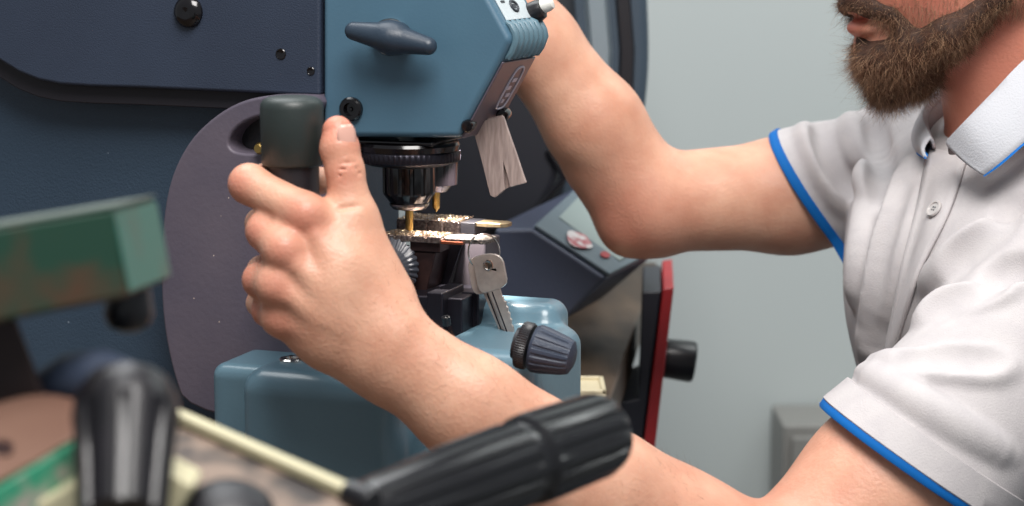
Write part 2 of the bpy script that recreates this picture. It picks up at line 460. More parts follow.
bm = B(); lathe(bm, (hl[0], hl[1], 0), (0, 0, 1), [(hz(166), .010), (hz(165), .0178), (hz(163), .0188), (hz(108), .0192), (hz(103), .0188), (hz(99.5), .0172), (hz(97), .0145), (hz(95.8), .010), (hz(95.2), 0)][::1], 56)
for v in bm.verts: v.co.z -= BENCH
hg = obj('lever_grip', bm, M['rubber'], mach, sharp=60)
bm = B(); lathe(bm, (hl[0], hl[1], 0), (0, 0, 1), [(hz(330)-BENCH, .008), (hz(328)-BENCH, .0150), (hz(165.5)-BENCH, .0160), (hz(164)-BENCH, .0160)], 40)
st = obj('lever_stem', bm, M['satin'], hg)
bm = B(); e = mloc(285, 300, .0); tube(bm, [(hl[0], hl[1], hz(300)-BENCH), (hl[0]*.5+e[0]*.5, hl[1]*.45, hz(303)-BENCH), (e[0], -.004, hz(300)-BENCH)], [.011, .012, .014], 20)
obj('lever_link', bm, M['cast'], lev)
bm = B(); lathe(bm, mloc(263, 148, -.013), (-.2, -1, 0), [(-.01, .004), (.004, .0042), (.006, .003), (.006, 0)], 20)
obj('pin', bm, M['brass'], lev)

# base casting
T0 = -.065
top = mloc(210, 364, T0)[2]
sl = mloc(209, 380, T0)[0]; sr = mloc(562, 340, .0)[0]
f = Field(steps((sl-.01, sr+.03, .0018)), steps((-.125, .095, .0018)), steps((-.004, top+.06, .0018)))
f.rbox((sl, T0, 0), (mloc(540, 340, .0)[0], .056, top), .009)
f.rbox((mloc(241, 380, -.10)[0], -.108, 0), (mloc(405, 400, -.10)[0], -.02, mloc(290, 371, -.10)[2]), .016, k=.004)
f.rbox((mloc(425, 330, -.05)[0], -.064, 0), (mloc(534, 370, -.058)[0], .05, mloc(500, 352, -.06)[2]), .014, k=.004)
f.rbox((mloc(464, 330, .03)[0], .028, 0), (mloc(556, 330, .03)[0], .066, mloc(530, 304, .03)[2]), .012, k=.008)
f.ell(mloc(300, 369, -.075)+np.array([0, 0, 0]), (.016, .016, .003), k=.004)
# a scalloped hollow under the arm
f.cap(mloc(405, 470, -.125), mloc(425, 400, -.09), .022, .01, k=.012, op='sub')
f.rbox((-1, -1, -1), (1, 1, .0005), 0, k=0, op='sub')
me, _ = f.mesh('base'); base = link('base', me, M['ltblue'], mach)
c = mplane(292, 361, mloc(290, 371, -.10)[2])
bm = B(); lathe(bm, c, (0, 0, 1), [(-.006, .0085), (.0014, .0085), (.0022, .0075), (.0022, .0045), (.0005, .0042), (.0005, 0)], 36)
bb = obj('base_screw', bm, M['chrome'], base)
bm = B()
for a_ in range(3):
    u = a_*2.1; dv = np.array([math.cos(u), math.sin(u), 0])
    lathe(bm, c+dv*.006+(0, 0, .002), (0, 0, 1), [(-.001, .0012), (.0006, .0012), (.0006, 0)], 10)
obj('screw_dimples', bm, M['dark'], bb)

# knob on the right of the base
k0, k1 = mloc(520, 344, -.080), mloc(572, 358, -.078); kd = nrm(k1-k0); L = np.linalg.norm(k1-k0)
bm = B(); lathe(bm, k0, kd, [(-.003, .010), (0, .0105), (.0, .0138), (.0012, .0145), (.0058, .0145), (.007, .0138), (.007, .008)], 120, lambda t, i: 1+(.035 if 1 < i < 6 and int(round(t/(2*math.pi)*120)) % 2 == 0 else 0))
kn = obj('knob_disc', bm, M['satin'], mach, sharp=50)
bm = B(); lathe(bm, k0+kd*.009, kd, [(-.003, .006), (0, .006), (0, .0142), (.002, .0152), (.006, .0150), (L-.014, .0122), (L-.0095, .0105), (L-.0075, .006), (L-.0075, 0)], 126, lambda t, i: 1+(-.07 if 3 < i < 6 and (t/(2*math.pi)*18) % 1 < .34 else 0))
obj('adjusting_knob', bm, M['navy'], kn, sharp=25)

# clamps under the cutters
def jaw(name, s0, s1, t0, t1, z1, th, mat_, cuts):
    bm = B(); n = cuts; w = (s1-s0)/n
    for i in range(n): box(bm, (s0+i*w+.0008, t0, z1-th), (s0+(i+1)*w-.0008, t1, z1))
    box(bm, (s0, t0+.0007, z1-th), (s1, t1-.0007, z1-.0012))
    return obj(name, bm, mat_, mach, .0004, 2)
FT0, FT1 = .020, .044; RT0, RT1 = .064, .094
zf = mloc(410, 236, FT0)[2]; zr = mloc(420, 220, RT0)[2]
sf0, sf1 = mloc(380, 236, FT0)[0], mloc(441, 238, FT0)[0]
sr0, sr1 = mloc(396, 222, RT0)[0], mloc(459, 222, RT0)[0]
M['jaw'] = mat('machined jaw', 'a89a93', .3, 1., c2='6d5f5b', nscale=500, bump=.4, bscale=900)
jaw('front_jaw', sf0, sf1, FT0, FT1, zf, .0042, M['jaw'], 4)
jaw('rear_jaw', sr0, sr1, RT0, RT1, zr, .0085, M['jaw'], 4)
bm = B(); box(bm, (mloc(408, 240, FT0)[0], FT0+.003, mloc(410, 252, FT0)[2]), (sf1-.002, FT1-.002, zf-.004)); obj('jaw_block', bm, M['ruddy'], mach, .0008, 2)
bm = B(); hexa(bm, [mloc(406, 252, .024), mloc(436, 252, .024), mloc(424, 300, .024), mloc(404, 300, .024)], [mloc(406, 252, .024)+(0, .03, 0), mloc(436, 252, .024)+(0, .03, 0), mloc(424, 300, .024)+(0, .03, 0), mloc(404, 300, .024)+(0, .03, 0)])
obj('jaw_post', bm, M['ruddy'], mach, .001, 2)
bm = B(); box(bm, (sr1, RT0+.002, zr-.009), (sr1+.011, RT1-.004, zr-.0005)); obj('jaw_end', bm, M['satin'], mach, .0006, 2)
bm = B(); hexa(bm, [mloc(462, 241, .066), mloc(486, 240, .066), mloc(484, 296, .066), mloc(449, 296, .066)], [mloc(462, 241, .066)+(0, .03, 0), mloc(486, 240, .066)+(0, .03, 0), mloc(484, 296, .066)+(0, .03, 0), mloc(449, 296, .066)+(0, .03, 0)])
obj('rear_post', bm, mat('lilac grey metal', '575057', .55, .3), mach, .002, 2)
bm = B(); hexa(bm, [mloc(436, 240, .05), mloc(466, 236, .05), mloc(448, 285, .05), mloc(424, 300, .05)], [mloc(436, 240, .08), mloc(466, 236, .08), mloc(448, 285, .08), mloc(424, 300, .08)])
obj('clamp_bracket', bm, M['dark'], mach, .001, 2)
# sliding table on the base
bm = B(); z0 = mloc(440, 302, .0)[2]
for s0, s1, t0, t1, h in ((mloc(400, 300, 0)[0], mloc(462, 300, 0)[0], .0, .055, .003), (mloc(432, 300, 0)[0], mloc(448, 300, 0)[0], -.01, .03, .008), (mloc(450, 300, 0)[0], mloc(468, 300, 0)[0], .02, .05, .004)):
    box(bm, (s0, t0, z0-.034), (s1, t1, z0+h))
obj('slide', bm, M['dark'], mach, .0012, 2)
bm = B(); lathe(bm, mloc(446, 318, -.02), (0, -.3, 1), [(-.005, .003), (.0008, .003), (.001, .0015), (-.001, 0)], 18); obj('small_screw', bm, M['black'], mach)
# ribbed hand wheel by the clamps
wc0 = mloc(388, 268, .012)
bm = B(); lathe(bm, wc0, nrm((.45, -1, .1)), [(-.016, .012), (-.016, .0200), (-.013, .0212), (.004, .0212), (.010, .0150), (.012, .008), (.012, 0)], 120, lambda t, i: 1+(-.05 if 0 < i < 5 and (t/(2*math.pi)*30) % 1 < .5 else 0))
obj('ribbed_wheel', bm, mat('dull dark grey', '2c2f38', .6), mach, sharp=25)
bm = B(); tube(bm, [wc0+(0, .03, -.05), wc0+(0, .012, 0)], .008, 16); obj('wheel_support', bm, M['dark'], mach)

# ------------------------------------------------------------------ keys
def key_flat(name, px0, px1, t0, t1, z, label, bowlen, mat_):
    """a key lying flat in a jaw: bow to the right, blade in the jaw"""
    r = empty(name, mw((px1, (t0+t1)/2, z)), -ANG, label, 'key', None)
    L_ = px1-px0; c = (t1-t0)/2; th = .0024
    bl = [(-L_, -.003), (-L_+.003, -.0042)]
    for i in range(6):
        u = -L_+.006+i*(L_-bowlen-.008)/6; bl += [(u, -.0042), (u+.0015, -.0022-.001*(i % 2)), (u+.003, -.0042)]
    bl += [(-bowlen, -.0042), (-bowlen, .0042), (-L_+.003, .0042), (-L_, .003)]
    bm = B(); prism(bm, [(x, y, 0) for x, y in bl], (0, 0, th)); obj('blade', bm, mat_, r, .0003, 2)
    bw = [(-bowlen-.001, -c*.5), (-bowlen+.003, -c), (-.004, -c), (0, -c*.55), (0, c*.55), (-.004, c), (-bowlen+.003, c), (-bowlen-.001, c*.5)]
    bm = B(); prism(bm, [(x, y, -.0002) for x, y in bw], (0, 0, th+.0006)); obj('bow', bm, M['filed'] if mat_ is M['jaw'] else mat_, r, .0005, 2)
    return r
M['filed'] = mat('gritty filed metal', '8a827c', .4, .9, c2='2f2b2c', nscale=420, contrast=(.4, .6), bump=.6, bscale=700)
kf = key_flat('door_key', sf0+.012, mloc(487, 238, FT0)[0], FT0+.001, FT1, zf-.0032, 'nickel key lying flat in the front clamp under the cutter, key ring through it', mloc(487, 238, FT0)[0]-mloc(441, 238, FT0)[0], M['jaw'])
kr = key_flat('door_key', sr0+.012, mloc(507, 221, RT0+.008)[0], RT0+.006, RT1-.008, zr-.0034, 'brassy key blank lying flat in the rear clamp under the pointed tracer', mloc(507, 221, RT0+.008)[0]-sr1-.002, mat('pale brass', 'bfa884', .38, .9, c2='a08e74', nscale=300))
bm = B(); box(bm, (mloc(441, 240, FT0)[0], FT0-.0008, zf-.0042), (mloc(463, 240, FT0)[0], FT0+.004, zf-.0022)); obj('copper_pad', bm, M['copper'], mach, .0004, 2)
# ring
RT = FT0+.004
ring = []
rc = mloc(484, 252, .013)
ra1 = nrm((.80, .55, .05)); ra2 = nrm((-.05, -.1, 1))
bm = B(); tube(bm, [rc+.0108*math.cos(u)*ra1+.0125*math.sin(u)*ra2 for u in np.linspace(0, 2*math.pi, 48, endpoint=False)], .00055, 8, closed=True)
tube(bm, [rc+.0108*math.cos(u)*ra1+.0125*math.sin(u)*ra2+np.array([.0004, -.0011, 0]) for u in np.linspace(0, 2*math.pi, 48, endpoint=False)], .00055, 8, closed=True)
for v in bm.verts: v.co = V(mw(v.co))
tag(obj('key_ring', bm, M['chrome'], None), 'thin wire key ring looped through the clamped key, two keys hanging from it', 'key ring')
# hanging keys
def hang_key(t, dx, dy, label, rot):
    bow = [(473.5, 262), (477, 256), (487, 253.5), (497, 254.5), (502.5, 260), (504.5, 270), (507, 282), (503, 287.5), (494, 290.5), (483, 293.5), (478, 289), (475.5, 276)]
    bow = smooth_poly(bow, 1)
    bl = [(487.5, 290), (499, 287.5), (501.5, 296), (503, 297.5), (503.6, 301), (505.5, 301.8), (506, 306), (507.8, 307.6), (507.6, 311.5), (509.6, 313.6), (509.6, 318), (511.4, 320), (511, 324.5), (513, 327), (513.8, 335), (510.5, 340), (506.6, 337)]
    c0 = mloc(488, 258, t)
    r = empty('door_key', mw(c0), -ANG+rot, label, 'key')
    def P(x, y): return mloc(x+dx, y+dy, t)-c0
    from mathutils.geometry import tessellate_polygon
    bm = B(); hole_c = P(488.5, 265)
    outer = [P(x, y) for x, y in bow]; inn = [hole_c+np.array([.0026*math.cos(u), 0, .0026*math.sin(u)]) for u in np.linspace(0, 2*math.pi, 16, endpoint=False)]
    tri = tessellate_polygon([[V(p) for p in outer], [V(p) for p in inn]]); allp = outer+inn
    fr = [bm.verts.new(V(p)) for p in allp]; bk = [bm.verts.new(V(p+(0, .0026, 0))) for p in allp]
    for q in tri:
        bm.faces.new([fr[i] for i in q]); bm.faces.new([bk[i] for i in q][::-1])
    no = len(outer)
    for rg in (range(no), range(no, no+len(inn))):
        rg = list(rg)
        for i in range(len(rg)): a, b = rg[i], rg[(i+1) % len(rg)]; bm.faces.new((fr[a], fr[b], bk[b], bk[a]))
    obj('bow', bm, M['nickel'], r, .0004, 2)
    bm = B(); prism(bm, [P(x, y)+(0, .0004, 0) for x, y in bl], (0, .0019, 0)); bd = obj('blade', bm, M['nickel'], r, .0002, 1)
    bm = B(); tube(bm, [P(492, 292)+(0, .0003, 0), P(507.5, 334)+(0, .0003, 0)], .00045, 8); obj('groove', bm, M['dark'], bd)
    bm = B(); lathe(bm, hole_c+(0, -.0001, 0), (0, -1, 0), [(0, .0028), (.0005, .0036), (.0006, .0031), (0, .0027)], 24); obj('eyelet', bm, M['chrome'], r)
    return r
hang_key(.0040, 0, 0, 'front nickel key hanging from the wire ring, whole bow facing the camera', 0)
hang_key(.0090, -5, 1.5, 'nickel key hanging from the wire ring behind the front key, mostly hidden', rad(8))

# brass filings scattered over the clamps
bm = B()
def chip(c, r, fl=1.):
    vs = []
    q = rng.normal(size=(4, 3)); q /= np.linalg.norm(q, axis=1, keepdims=True)
    vs = [bm.verts.new(V(c+r*v*(1, 1, fl))) for v in q]
    for a in ((0, 1, 2), (0, 3, 1), (1, 3, 2), (2, 3, 0)): bm.faces.new([vs[i] for i in a])
for i in range(1100):
    c = np.array([rng.uniform(sf0, sf1), rng.uniform(FT0, FT1), zf+.0003]); chip(mw(c), rng.uniform(.0003, .0010), .8)
for i in range(1100):
    c = np.array([rng.uniform(sr0, sr1), rng.uniform(RT0, RT1), zr+.0003]); chip(mw(c), rng.uniform(.0003, .0010), .8)
for i in range(160):
    c = np.array([rng.uniform(sf1, sf1+.03), rng.uniform(FT0+.002, FT1-.002), zf+.0001]); chip(mw(c), rng.uniform(.0002, .0005), .6)
tag(obj('metal_filings', bm, mat('filings', 'e0c49a', .3, 1., c2='b9aaa2', nscale=900), None), 'bright brass and steel filings strewn over the two key clamps', 'filings', kind='stuff')
# dust specks on the lever casting belong to its paint
def specks(m, scale, thr, c):
    nt = m.node_tree; b = nt.nodes['Principled BSDF']; tc = nt.nodes.new('ShaderNodeTexCoord')
    v = nt.nodes.new('ShaderNodeTexVoronoi'); v.inputs['Scale'].default_value = scale
    r = nt.nodes.new('ShaderNodeMath'); r.operation = 'LESS_THAN'; r.inputs[1].default_value = thr
    nt.links.new(tc.outputs['Object'], v.inputs['Vector']); nt.links.new(v.outputs['Distance'], r.inputs[0])
    mx = nt.nodes.new('ShaderNodeMix'); mx.data_type = 'RGBA'; mx.inputs[7].default_value = lin(c)
    nt.links.new(b.inputs['Base Color'].links[0].from_socket, mx.inputs[6]); nt.links.new(r.outputs[0], mx.inputs[0]); nt.links.new(mx.outputs[2], b.inputs['Base Color'])
specks(M['cast'], 80, .036, 'c9b7ac')
specks(M['navy_low'], 60, .04, '7c8794')
# ================================================================== room and bench
def grad_wall(name, c0, c1, axis_z):
    m = mat(name, c0, .75, c2=c1, nscale=1.2, contrast=(.3, .7), bump=.05, bscale=60)
    return m
def struct(name, bm, m, bevel=0):
    o = obj(name, bm, m, None, bevel); o['kind'] = 'structure'; return o
WY = 2.75
bm = B(); box(bm, (-3.2, WY, 0), (3.2, WY+.1, 2.7)); struct('wall_back', bm, grad_wall('wall paint', 'b1b8b7', 'aeb5b5', 1))
bm = B(); box(bm, (-3.2, -1.6, -.08), (3.2, WY+.1, 0)); struct('floor', bm, mat('floor paint', '7c7d7c', .5, c2='6e6f70', nscale=6))
# work bench
def benchpt(px, py): d = ray(px, py); k = (BENCH-CAMZ)/d[2]; return CAM+d*k
p_far = benchpt(657, 262); p_near = benchpt(612, 396)
dirb = (p_far-p_near)/(p_far[1]-p_near[1])
def edge(Y): return p_near+dirb*(Y-p_near[1])
wood = mat('worn brown bench top', '5c4b3b', .5, c2='382d26', nscale=7, contrast=(.3, .75), bump=.15, bscale=90, stretch=(6, 1, 1))
bench = empty('workbench', (-.6, 1.4, 0), 0, 'brown worn workbench carrying the blue machine, red-fronted drawer at its right side', 'workbench')
o0 = np.array([-.6, 1.4, 0])
bm = B(); e0, e1 = edge(.52), edge(p_far[1]+.0)
prism(bm, [e0-o0, e1-o0, np.array([-1.5, e1[1], BENCH])-o0, np.array([-1.5, e0[1], BENCH])-o0], (0, 0, -.035))
obj('bench_top', bm, wood, bench, .003)
for x, y in ((-1.4, .65), (-1.4, 2.05), (-.10, .65), (.04, 2.05)):
    bm = B(); box(bm, np.array([x-.03, y-.03, 0])-o0, np.array([x+.03, y+.03, BENCH-.034])-o0); obj('leg', bm, M['dark'], bench, .002)
# drawer with red front at the side of the bench
red = mat('red paint', 'a8282c', .4, c2='8c1f24', nscale=20)
DY = 1.78
dr = empty('drawer', pix(648, 456, DY), 0, 'red-fronted drawer with a black knob sticking out of the bench side', 'drawer')
do = np.array(dr.location)
nn = np.array([.985, -.05, -.13])
def dq(x, y, w=0): return pix(x, y, DY)-do+np.array([w*.07, w, 0])
bm = B(); f4 = [(663, 289), (674, 287), (654, 456), (642, 456)]
hexa(bm, [dq(*p) for p in f4], [dq(*p, .16) for p in f4])
obj('drawer_front', bm, red, dr, .0015, 2)
bm = B(); prism(bm, [dq(*p, .006) for p in ((642, 293), (661.5, 292), (641, 454), (596, 454), (602, 407), (638, 400))], (.010, .144, 0))
obj('drawer_box', bm, mat('black drawer side', '20222b', .4), dr, .002)
kc = dq(662, 369, .05)
bm = B(); lathe(bm, kc, nn, [(-.004, .008), (.003, .008), (.004, .0185), (.028, .0195), (.031, .018), (.032, .013), (.032, 0)], 40)
kk = obj('knob', bm, M['black'], dr)
bm = B(); lathe(bm, kc, nn, [(-.006, .012), (.0035, .012), (.0035, 0)], 28); obj('knob_collar', bm, M['mauve'], kk)

# console with slanted display behind the machine
con = empty('control_console', pix(570, 300, 1.80), 0, 'dark navy control console with a slanted pale display, behind the base of the machine', 'control console')
co = np.array(con.location)
def cp(px, py, Y): return pix(px, py, Y)-co
M['console'] = mat('console dark navy', '343a4c', .45, c2='3a4154', nscale=6, bump=.1, bscale=400)
M['contop'] = mat('console top grey', '59666e', .45)
a, b = cp(532, 229, 1.705), cp(607, 278, 1.685); c, d = cp(657, 252, 1.825), cp(580, 186, 1.865)
al, bl = cp(488, 229, 1.695), cp(563, 321, 1.695)
low = lambda p: np.array([p[0], p[1], BENCH-co[2]])
# body: front face polygon under the slanted top
bm = B()
fr = [cp(495, 228, 1.695), a, b, bl, cp(495, 330, 1.695)]
bk = [cp(505, 222, 1.885), d, c, cp(600, 300, 1.865), cp(505, 300, 1.885)]
va = [bm.verts.new(V(p)) for p in fr]; vb = [bm.verts.new(V(p)) for p in bk]
bm.faces.new(va); bm.faces.new(vb[::-1])
for i in range(5): bm.faces.new((va[i], vb[i], vb[(i+1) % 5], va[(i+1) % 5]))
obj('housing', bm, M['console'], con, .004)
bm = B(); zlow = low(bl)
hexa(bm, [np.array([fr[4][0], .01+fr[4][1], zlow[2]]), np.array([bl[0]-.012, .012+bl[1], zlow[2]]), bl+(-.006, .012, .01), fr[4]+(0, .012, .01)],
     [np.array([fr[4][0], .15+fr[4][1], zlow[2]]), np.array([bl[0]-.012, .14+bl[1], zlow[2]]), bl+(-.006, .14, .01), fr[4]+(0, .15, .01)])
obj('foot', bm, M['satin'], con, .003)
nt_ = nrm(np.cross(b-a, d-a)); nt_ = nt_ if nt_[2] > 0 else -nt_
def tp(u, v, h=0): return a+(b-a)*u+(d-a)*v+(c-b-d+a)*u*v+nt_*h
bm = B(); hexa(bm, [tp(.0, .02), tp(1, .02), tp(1, 1), tp(0, 1)], [tp(.0, .02, .004), tp(1, .02, .004), tp(1, 1, .004), tp(0, 1, .004)])
tpn = obj('top_panel', bm, M['contop'], con, .0015)
bm = B(); hexa(bm, [tp(.12, .3, .004), tp(.92, .3, .004), tp(.93, .9, .004), tp(.08, .9, .004)], [tp(.12, .3, .0055), tp(.92, .3, .0055), tp(.93, .9, .0055), tp(.08, .9, .0055)])
obj('display', bm, mat('pale display', '7f8c8a', .3), tpn, .0008)
# worn red and white sticker
rw = mat('red white sticker', 'a8565c', .5, c2='c9c3c2', nscale=120, contrast=(.45, .55))
bm = B(); pts = [tp(.47+.15*math.cos(u)*(1+.12*math.sin(3*u)), .16+.12*math.sin(u)*(1+.1*math.cos(4*u)), .0057) for u in np.linspace(0, 2*math.pi, 18, endpoint=False)]
prism(bm, pts, nt_*.0006); obj('sticker', bm, rw, tpn)
bm = B(); pts = [tp(.78+.05*math.cos(u), .22+.06*math.sin(u), .0057) for u in np.linspace(0, 2*math.pi, 12, endpoint=False)]
prism(bm, pts, nt_*.0006); obj('red_mark', bm, red, tpn)
# cream tray on the bench
bm = B(); cpt = benchpt(578, 388)
pts = []
c0, c1 = benchpt(548, 393), benchpt(600, 391)
tt = empty('parts_tray', (c0+c1)/2, 0, 'small cream tray on the bench behind the black grip', 'tray'); to = (c0+c1)/2
cream = mat('cream plastic', 'cfc3a4', .5)
bm = B(); lo = np.array([c0[0]-.02, c0[1]-.02, BENCH])-to; hi = np.array([c1[0]+.004, c0[1]+.035, BENCH+.004])-to
box(bm, lo, hi); obj('tray_floor', bm, cream, tt, .0015)
bm = B(); H_ = .004; z0 = hi[2]-.001
box(bm, (lo[0], lo[1], z0), (hi[0], lo[1]+.004, z0+H_)); box(bm, (lo[0], hi[1]-.004, z0), (hi[0], hi[1], z0+H_)); box(bm, (lo[0], lo[1], z0), (lo[0]+.004, hi[1], z0+H_)); box(bm, (hi[0]-.004, lo[1], z0), (hi[0], hi[1], z0+H_))
obj('tray_rim', bm, cream, tt, .001)

# big rounded machine housing far behind
GY = 2.02
def gp(px, py, Y=GY): return pix(px, py, Y)
mg = empty('rounded_machine', np.array([gp(500, 0)[0], GY+.15, BENCH]), 0, 'large dark rounded machine with a grey hoop, standing behind the raised forearm', 'machine')
mo = np.array(mg.location)
M['slate'] = mat('dark slate paint', '3c4a57', .5, c2='35424f', nscale=6)
M['grey'] = mat('grey metal hoop', '8b979e', .4, .3)
outr = [(650, 40), (648, 90), (640, 150), (628, 200), (610, 240), (420, 250), (400, 100), (400, -150), (470, -190), (570, -190), (625, -140), (645, -50)]
bm = B(); prism(bm, smooth_poly([gp(x, y)-mo for x, y in outr], 2), (0, .3, 0)); hs = obj('housing', bm, M['slate'], mg, .02, 5)
def band(x0, pts, w, m, name, lift):
    bm = B(); rings = []
    for x, y in pts: rings.append([gp(x-w, y)-mo+(0, .002, 0), gp(x-w*.6, y)-mo-(0, lift, 0), gp(x+w*.6, y)-mo-(0, lift, 0), gp(x+w, y)-mo+(0, .002, 0)])
    sweep(bm, rings); return obj(name, bm, m, hs, sharp=60)
curve = [(560, -150), (582, -80), (595, -10), (600, 50), (598, 110), (590, 170), (575, 225)]
band(0, curve, 13, M['grey'], 'hoop', .012)
band(0, [(x+27, y) for x, y in curve], 9, M['satin'], 'seal', .005)
band(0, [(x-35, y) for x, y in curve], 16, mat('dark recess', '1f242b', .6), 'inner_panel', .004)
bm = B(); box(bm, gp(440, 240)-mo+(0, .03, 0), np.array([gp(600, 240)[0], GY+.27, BENCH])-mo+(0, 0, .0)); obj('pedestal', bm, M['satin'], mg, .004)
# black motor body between machine and console
mb = empty('motor', np.array([pix(505, 160, 1.95)[0], 1.96, BENCH]), 0, 'black motor body behind the spindles, below the raised forearm', 'motor')
bo = np.array(mb.location)
bm = B(); prism(bm, smooth_poly([pix(x, y, 1.91)-bo for x, y in ((400, 40), (530, 40), (556, 110), (566, 165), (540, 222), (500, 236), (400, 236))], 2), (0, .10, 0))
obj('motor_body', bm, mat('black motor paint', '1d1f27', .5), mb, .012, 4)
bm = B(); tube(bm, [pix(548, 150, 1.905)-bo, pix(565, 178, 1.905)-bo, pix(540, 205, 1.905)-bo, pix(520, 222, 1.905)-bo, pix(490, 228, 1.905)-bo], .0035, 10); obj('cable', bm, M['black'], mb)
bm = B(); q = pix(500, 236, 1.96)-bo; box(bm, (q[0]-.06, -.05, 0), (q[0]-.0, .05, q[2]+.02)); obj('motor_stand', bm, M['satin'], mb, .003)
# grey box low by the wall
gb = empty('grey_cabinet', np.array([pix(850, 420, 2.4)[0], 2.55, 0]), 0, 'low grey cabinet by the wall behind the near elbow', 'cabinet'); go = np.array(gb.location)
gm = mat('grey cabinet paint', '83827e', .5, c2='7b7a77', nscale=5)
x0 = pix(783, 420, 2.62)[0]; zt_ = pix(783, 425, 2.62)[2]
bm = B(); box(bm, np.array([x0, 2.62, 0.0])-go, np.array([x0+.45, WY-.01, zt_])-go); obj('carcass', bm, gm, gb, .004)
bm = B(); box(bm, np.array([x0+.012, 2.608, 0.05])-go, np.array([x0+.43, 2.619, zt_-.015])-go); dd = obj('door', bm, gm, gb, .002)
bm = B(); tube(bm, [np.array([x0+.38, 2.608, zt_-.16])-go, np.array([x0+.38, 2.588, zt_-.17])-go, np.array([x0+.38, 2.588, zt_-.27])-go, np.array([x0+.38, 2.608, zt_-.28])-go], .005, 10); obj('handle', bm, M['steel'], dd)

# ================================================================== old key duplicator, close in front (out of focus)
KY = .80
kd_ = empty('old_key_duplicator', (-.22, .80, BENCH), 0, 'old worn green and rusty key duplicating machine close in the foreground, blurred', 'machine')
ko = np.array(kd_.location)
def kp(px, py, Y): return pix(px, py, Y)-ko
green = mat('rusty dark green paint', '183a2c', .45, c2='51301f', nscale=26, contrast=(.48, .70))
teal = mat('teal green paint', '386b60', .4, c2='55554b', nscale=30, contrast=(.5, .75))
edgeg = mat('worn edge', '8f8f86', .4, .5)
# the green bar: long front face, teal end
# corners: front face ends at (115,207)-(130,296); end face runs back to (156,196)-(168,277)
f0, f1 = kp(113, 208, .74), kp(129, 297, .74)
ax = nrm(kp(115, 208, .74)-kp(-40, 234, .70))
bd_ = kp(156, 197, .80)-f0
bm = B(); Lb = .16
a0 = f0-ax*Lb; a1 = f1-ax*Lb
hexa(bm, [a0, f0, f1, a1], [a0+bd_, f0+bd_, f1+bd_, a1+bd_])
bar = obj('arm', bm, green, kd_, .0022)
bm = B(); e_ = ax*.0008
hexa(bm, [f0+ax*.0002+(0, 0, -.002), f0+bd_*.97+ax*.0002+(0, 0, -.002), f1+bd_*.97+ax*.0002+(0, 0, .002), f1+ax*.0002+(0, 0, .002)], [f0+e_+(0, 0, -.002), f0+bd_*.97+e_+(0, 0, -.002), f1+bd_*.97+e_+(0, 0, .002), f1+e_+(0, 0, .002)])
obj('arm_end', bm, teal, bar)
bm = B(); hexa(bm, [a0+(0, 0, .0002), f0+(0, 0, .0002), f0+bd_+(0, 0, .0002), a0+bd_+(0, 0, .0002)], [a0+(0, 0, .001), f0+(0, 0, .001), f0+bd_+(0, 0, .001), a0+bd_+(0, 0, .001)])
obj('arm_top', bm, mat('dusty green grey top', '667068', .5, c2='52605a', nscale=30), bar)
bm = B(); lathe(bm, kp(128, 290, .775), (0, 0, -1), [(-.004, .008), (.004, .0092), (.010, .0098), (.0145, .008), (.0165, .004), (.017, 0)], 32); obj('arm_knob', bm, M['black'], bar)
bm = B(); hexa(bm, [kp(-40, 315, .73), kp(16, 318, .73), kp(48, 402, .73), kp(-40, 420, .73)], [kp(-40, 315, .78), kp(16, 318, .78), kp(48, 402, .78), kp(-40, 420, .78)])
obj('bracket', bm, mat('dark brown steel', '2e2222', .5, .3), kd_, .002)
# bed with cream rail
rust = mat('rusty worn bed', '7a685b', .6, c2='2f2826', nscale=38, contrast=(.42, .58), bump=.3, bscale=120)
ivory = mat('ivory rail', 'bfb898', .4)
r0, r1 = kp(172, 404, .82), kp(366, 489, .74)
rd = nrm(r1-r0); dn = np.array([0, 0, -1.])
bm = B(); w = np.array([0, -.012, 0])
side = nrm(np.cross(rd, (0, 0, 1))); side = side if side[1] < 0 else -side
hexa(bm, [r0, r1, r1+side*.006, r0+side*.006], [r0+dn*.005, r1+dn*.005, r1+side*.006+dn*.005, r0+side*.006+dn*.005])
obj('rail', bm, ivory, kd_, .0012)
bm = B(); s2 = side*.0015+dn*.005
hexa(bm, [r0+s2-rd*.01, r1+s2, r1+side*.12+dn*.02, r0+side*.12+dn*.02-rd*.01], [r0+s2+dn*.03-rd*.01, r1+s2+dn*.03, r1+side*.12+dn*.06, r0+side*.12+dn*.06-rd*.01])
obj('bed', bm, rust, kd_, .002)
bm = B(); lathe(bm, r1-rd*.002+dn*.003+side*.003, rd, [(-.004, .0055), (.006, .006), (.009, .005), (.009, 0)], 20); obj('rail_cap', bm, M['black'], kd_)

# bronze plate with a hole
bz = mat('bronze plate', '86685a', .35, .4, c2='745447', nscale=12)
pl = smooth_poly([kp(x, y, Y) for x, y, Y in ((-30, 412, .71), (15, 396, .72), (50, 392, .73), (92, 402, .73), (84, 430, .71), (50, 452, .70), (0, 480, .68), (-30, 494, .67))], 2)
pn = nrm(np.cross(pl[10]-pl[0], pl[20]-pl[0])); pn = pn if pn[2] < 0 else -pn
bm = B(); prism(bm, pl, pn*.004); br = obj('bronze_plate', bm, bz, kd_, .001)
bm = B(); lathe(bm, kp(3, 449, .695)-pn*.0005, -pn, [(-.001, .0038), (.0008, .0036), (.001, .002), (-.001, 0)], 20); obj('plate_hole', bm, M['ruddy'], br)
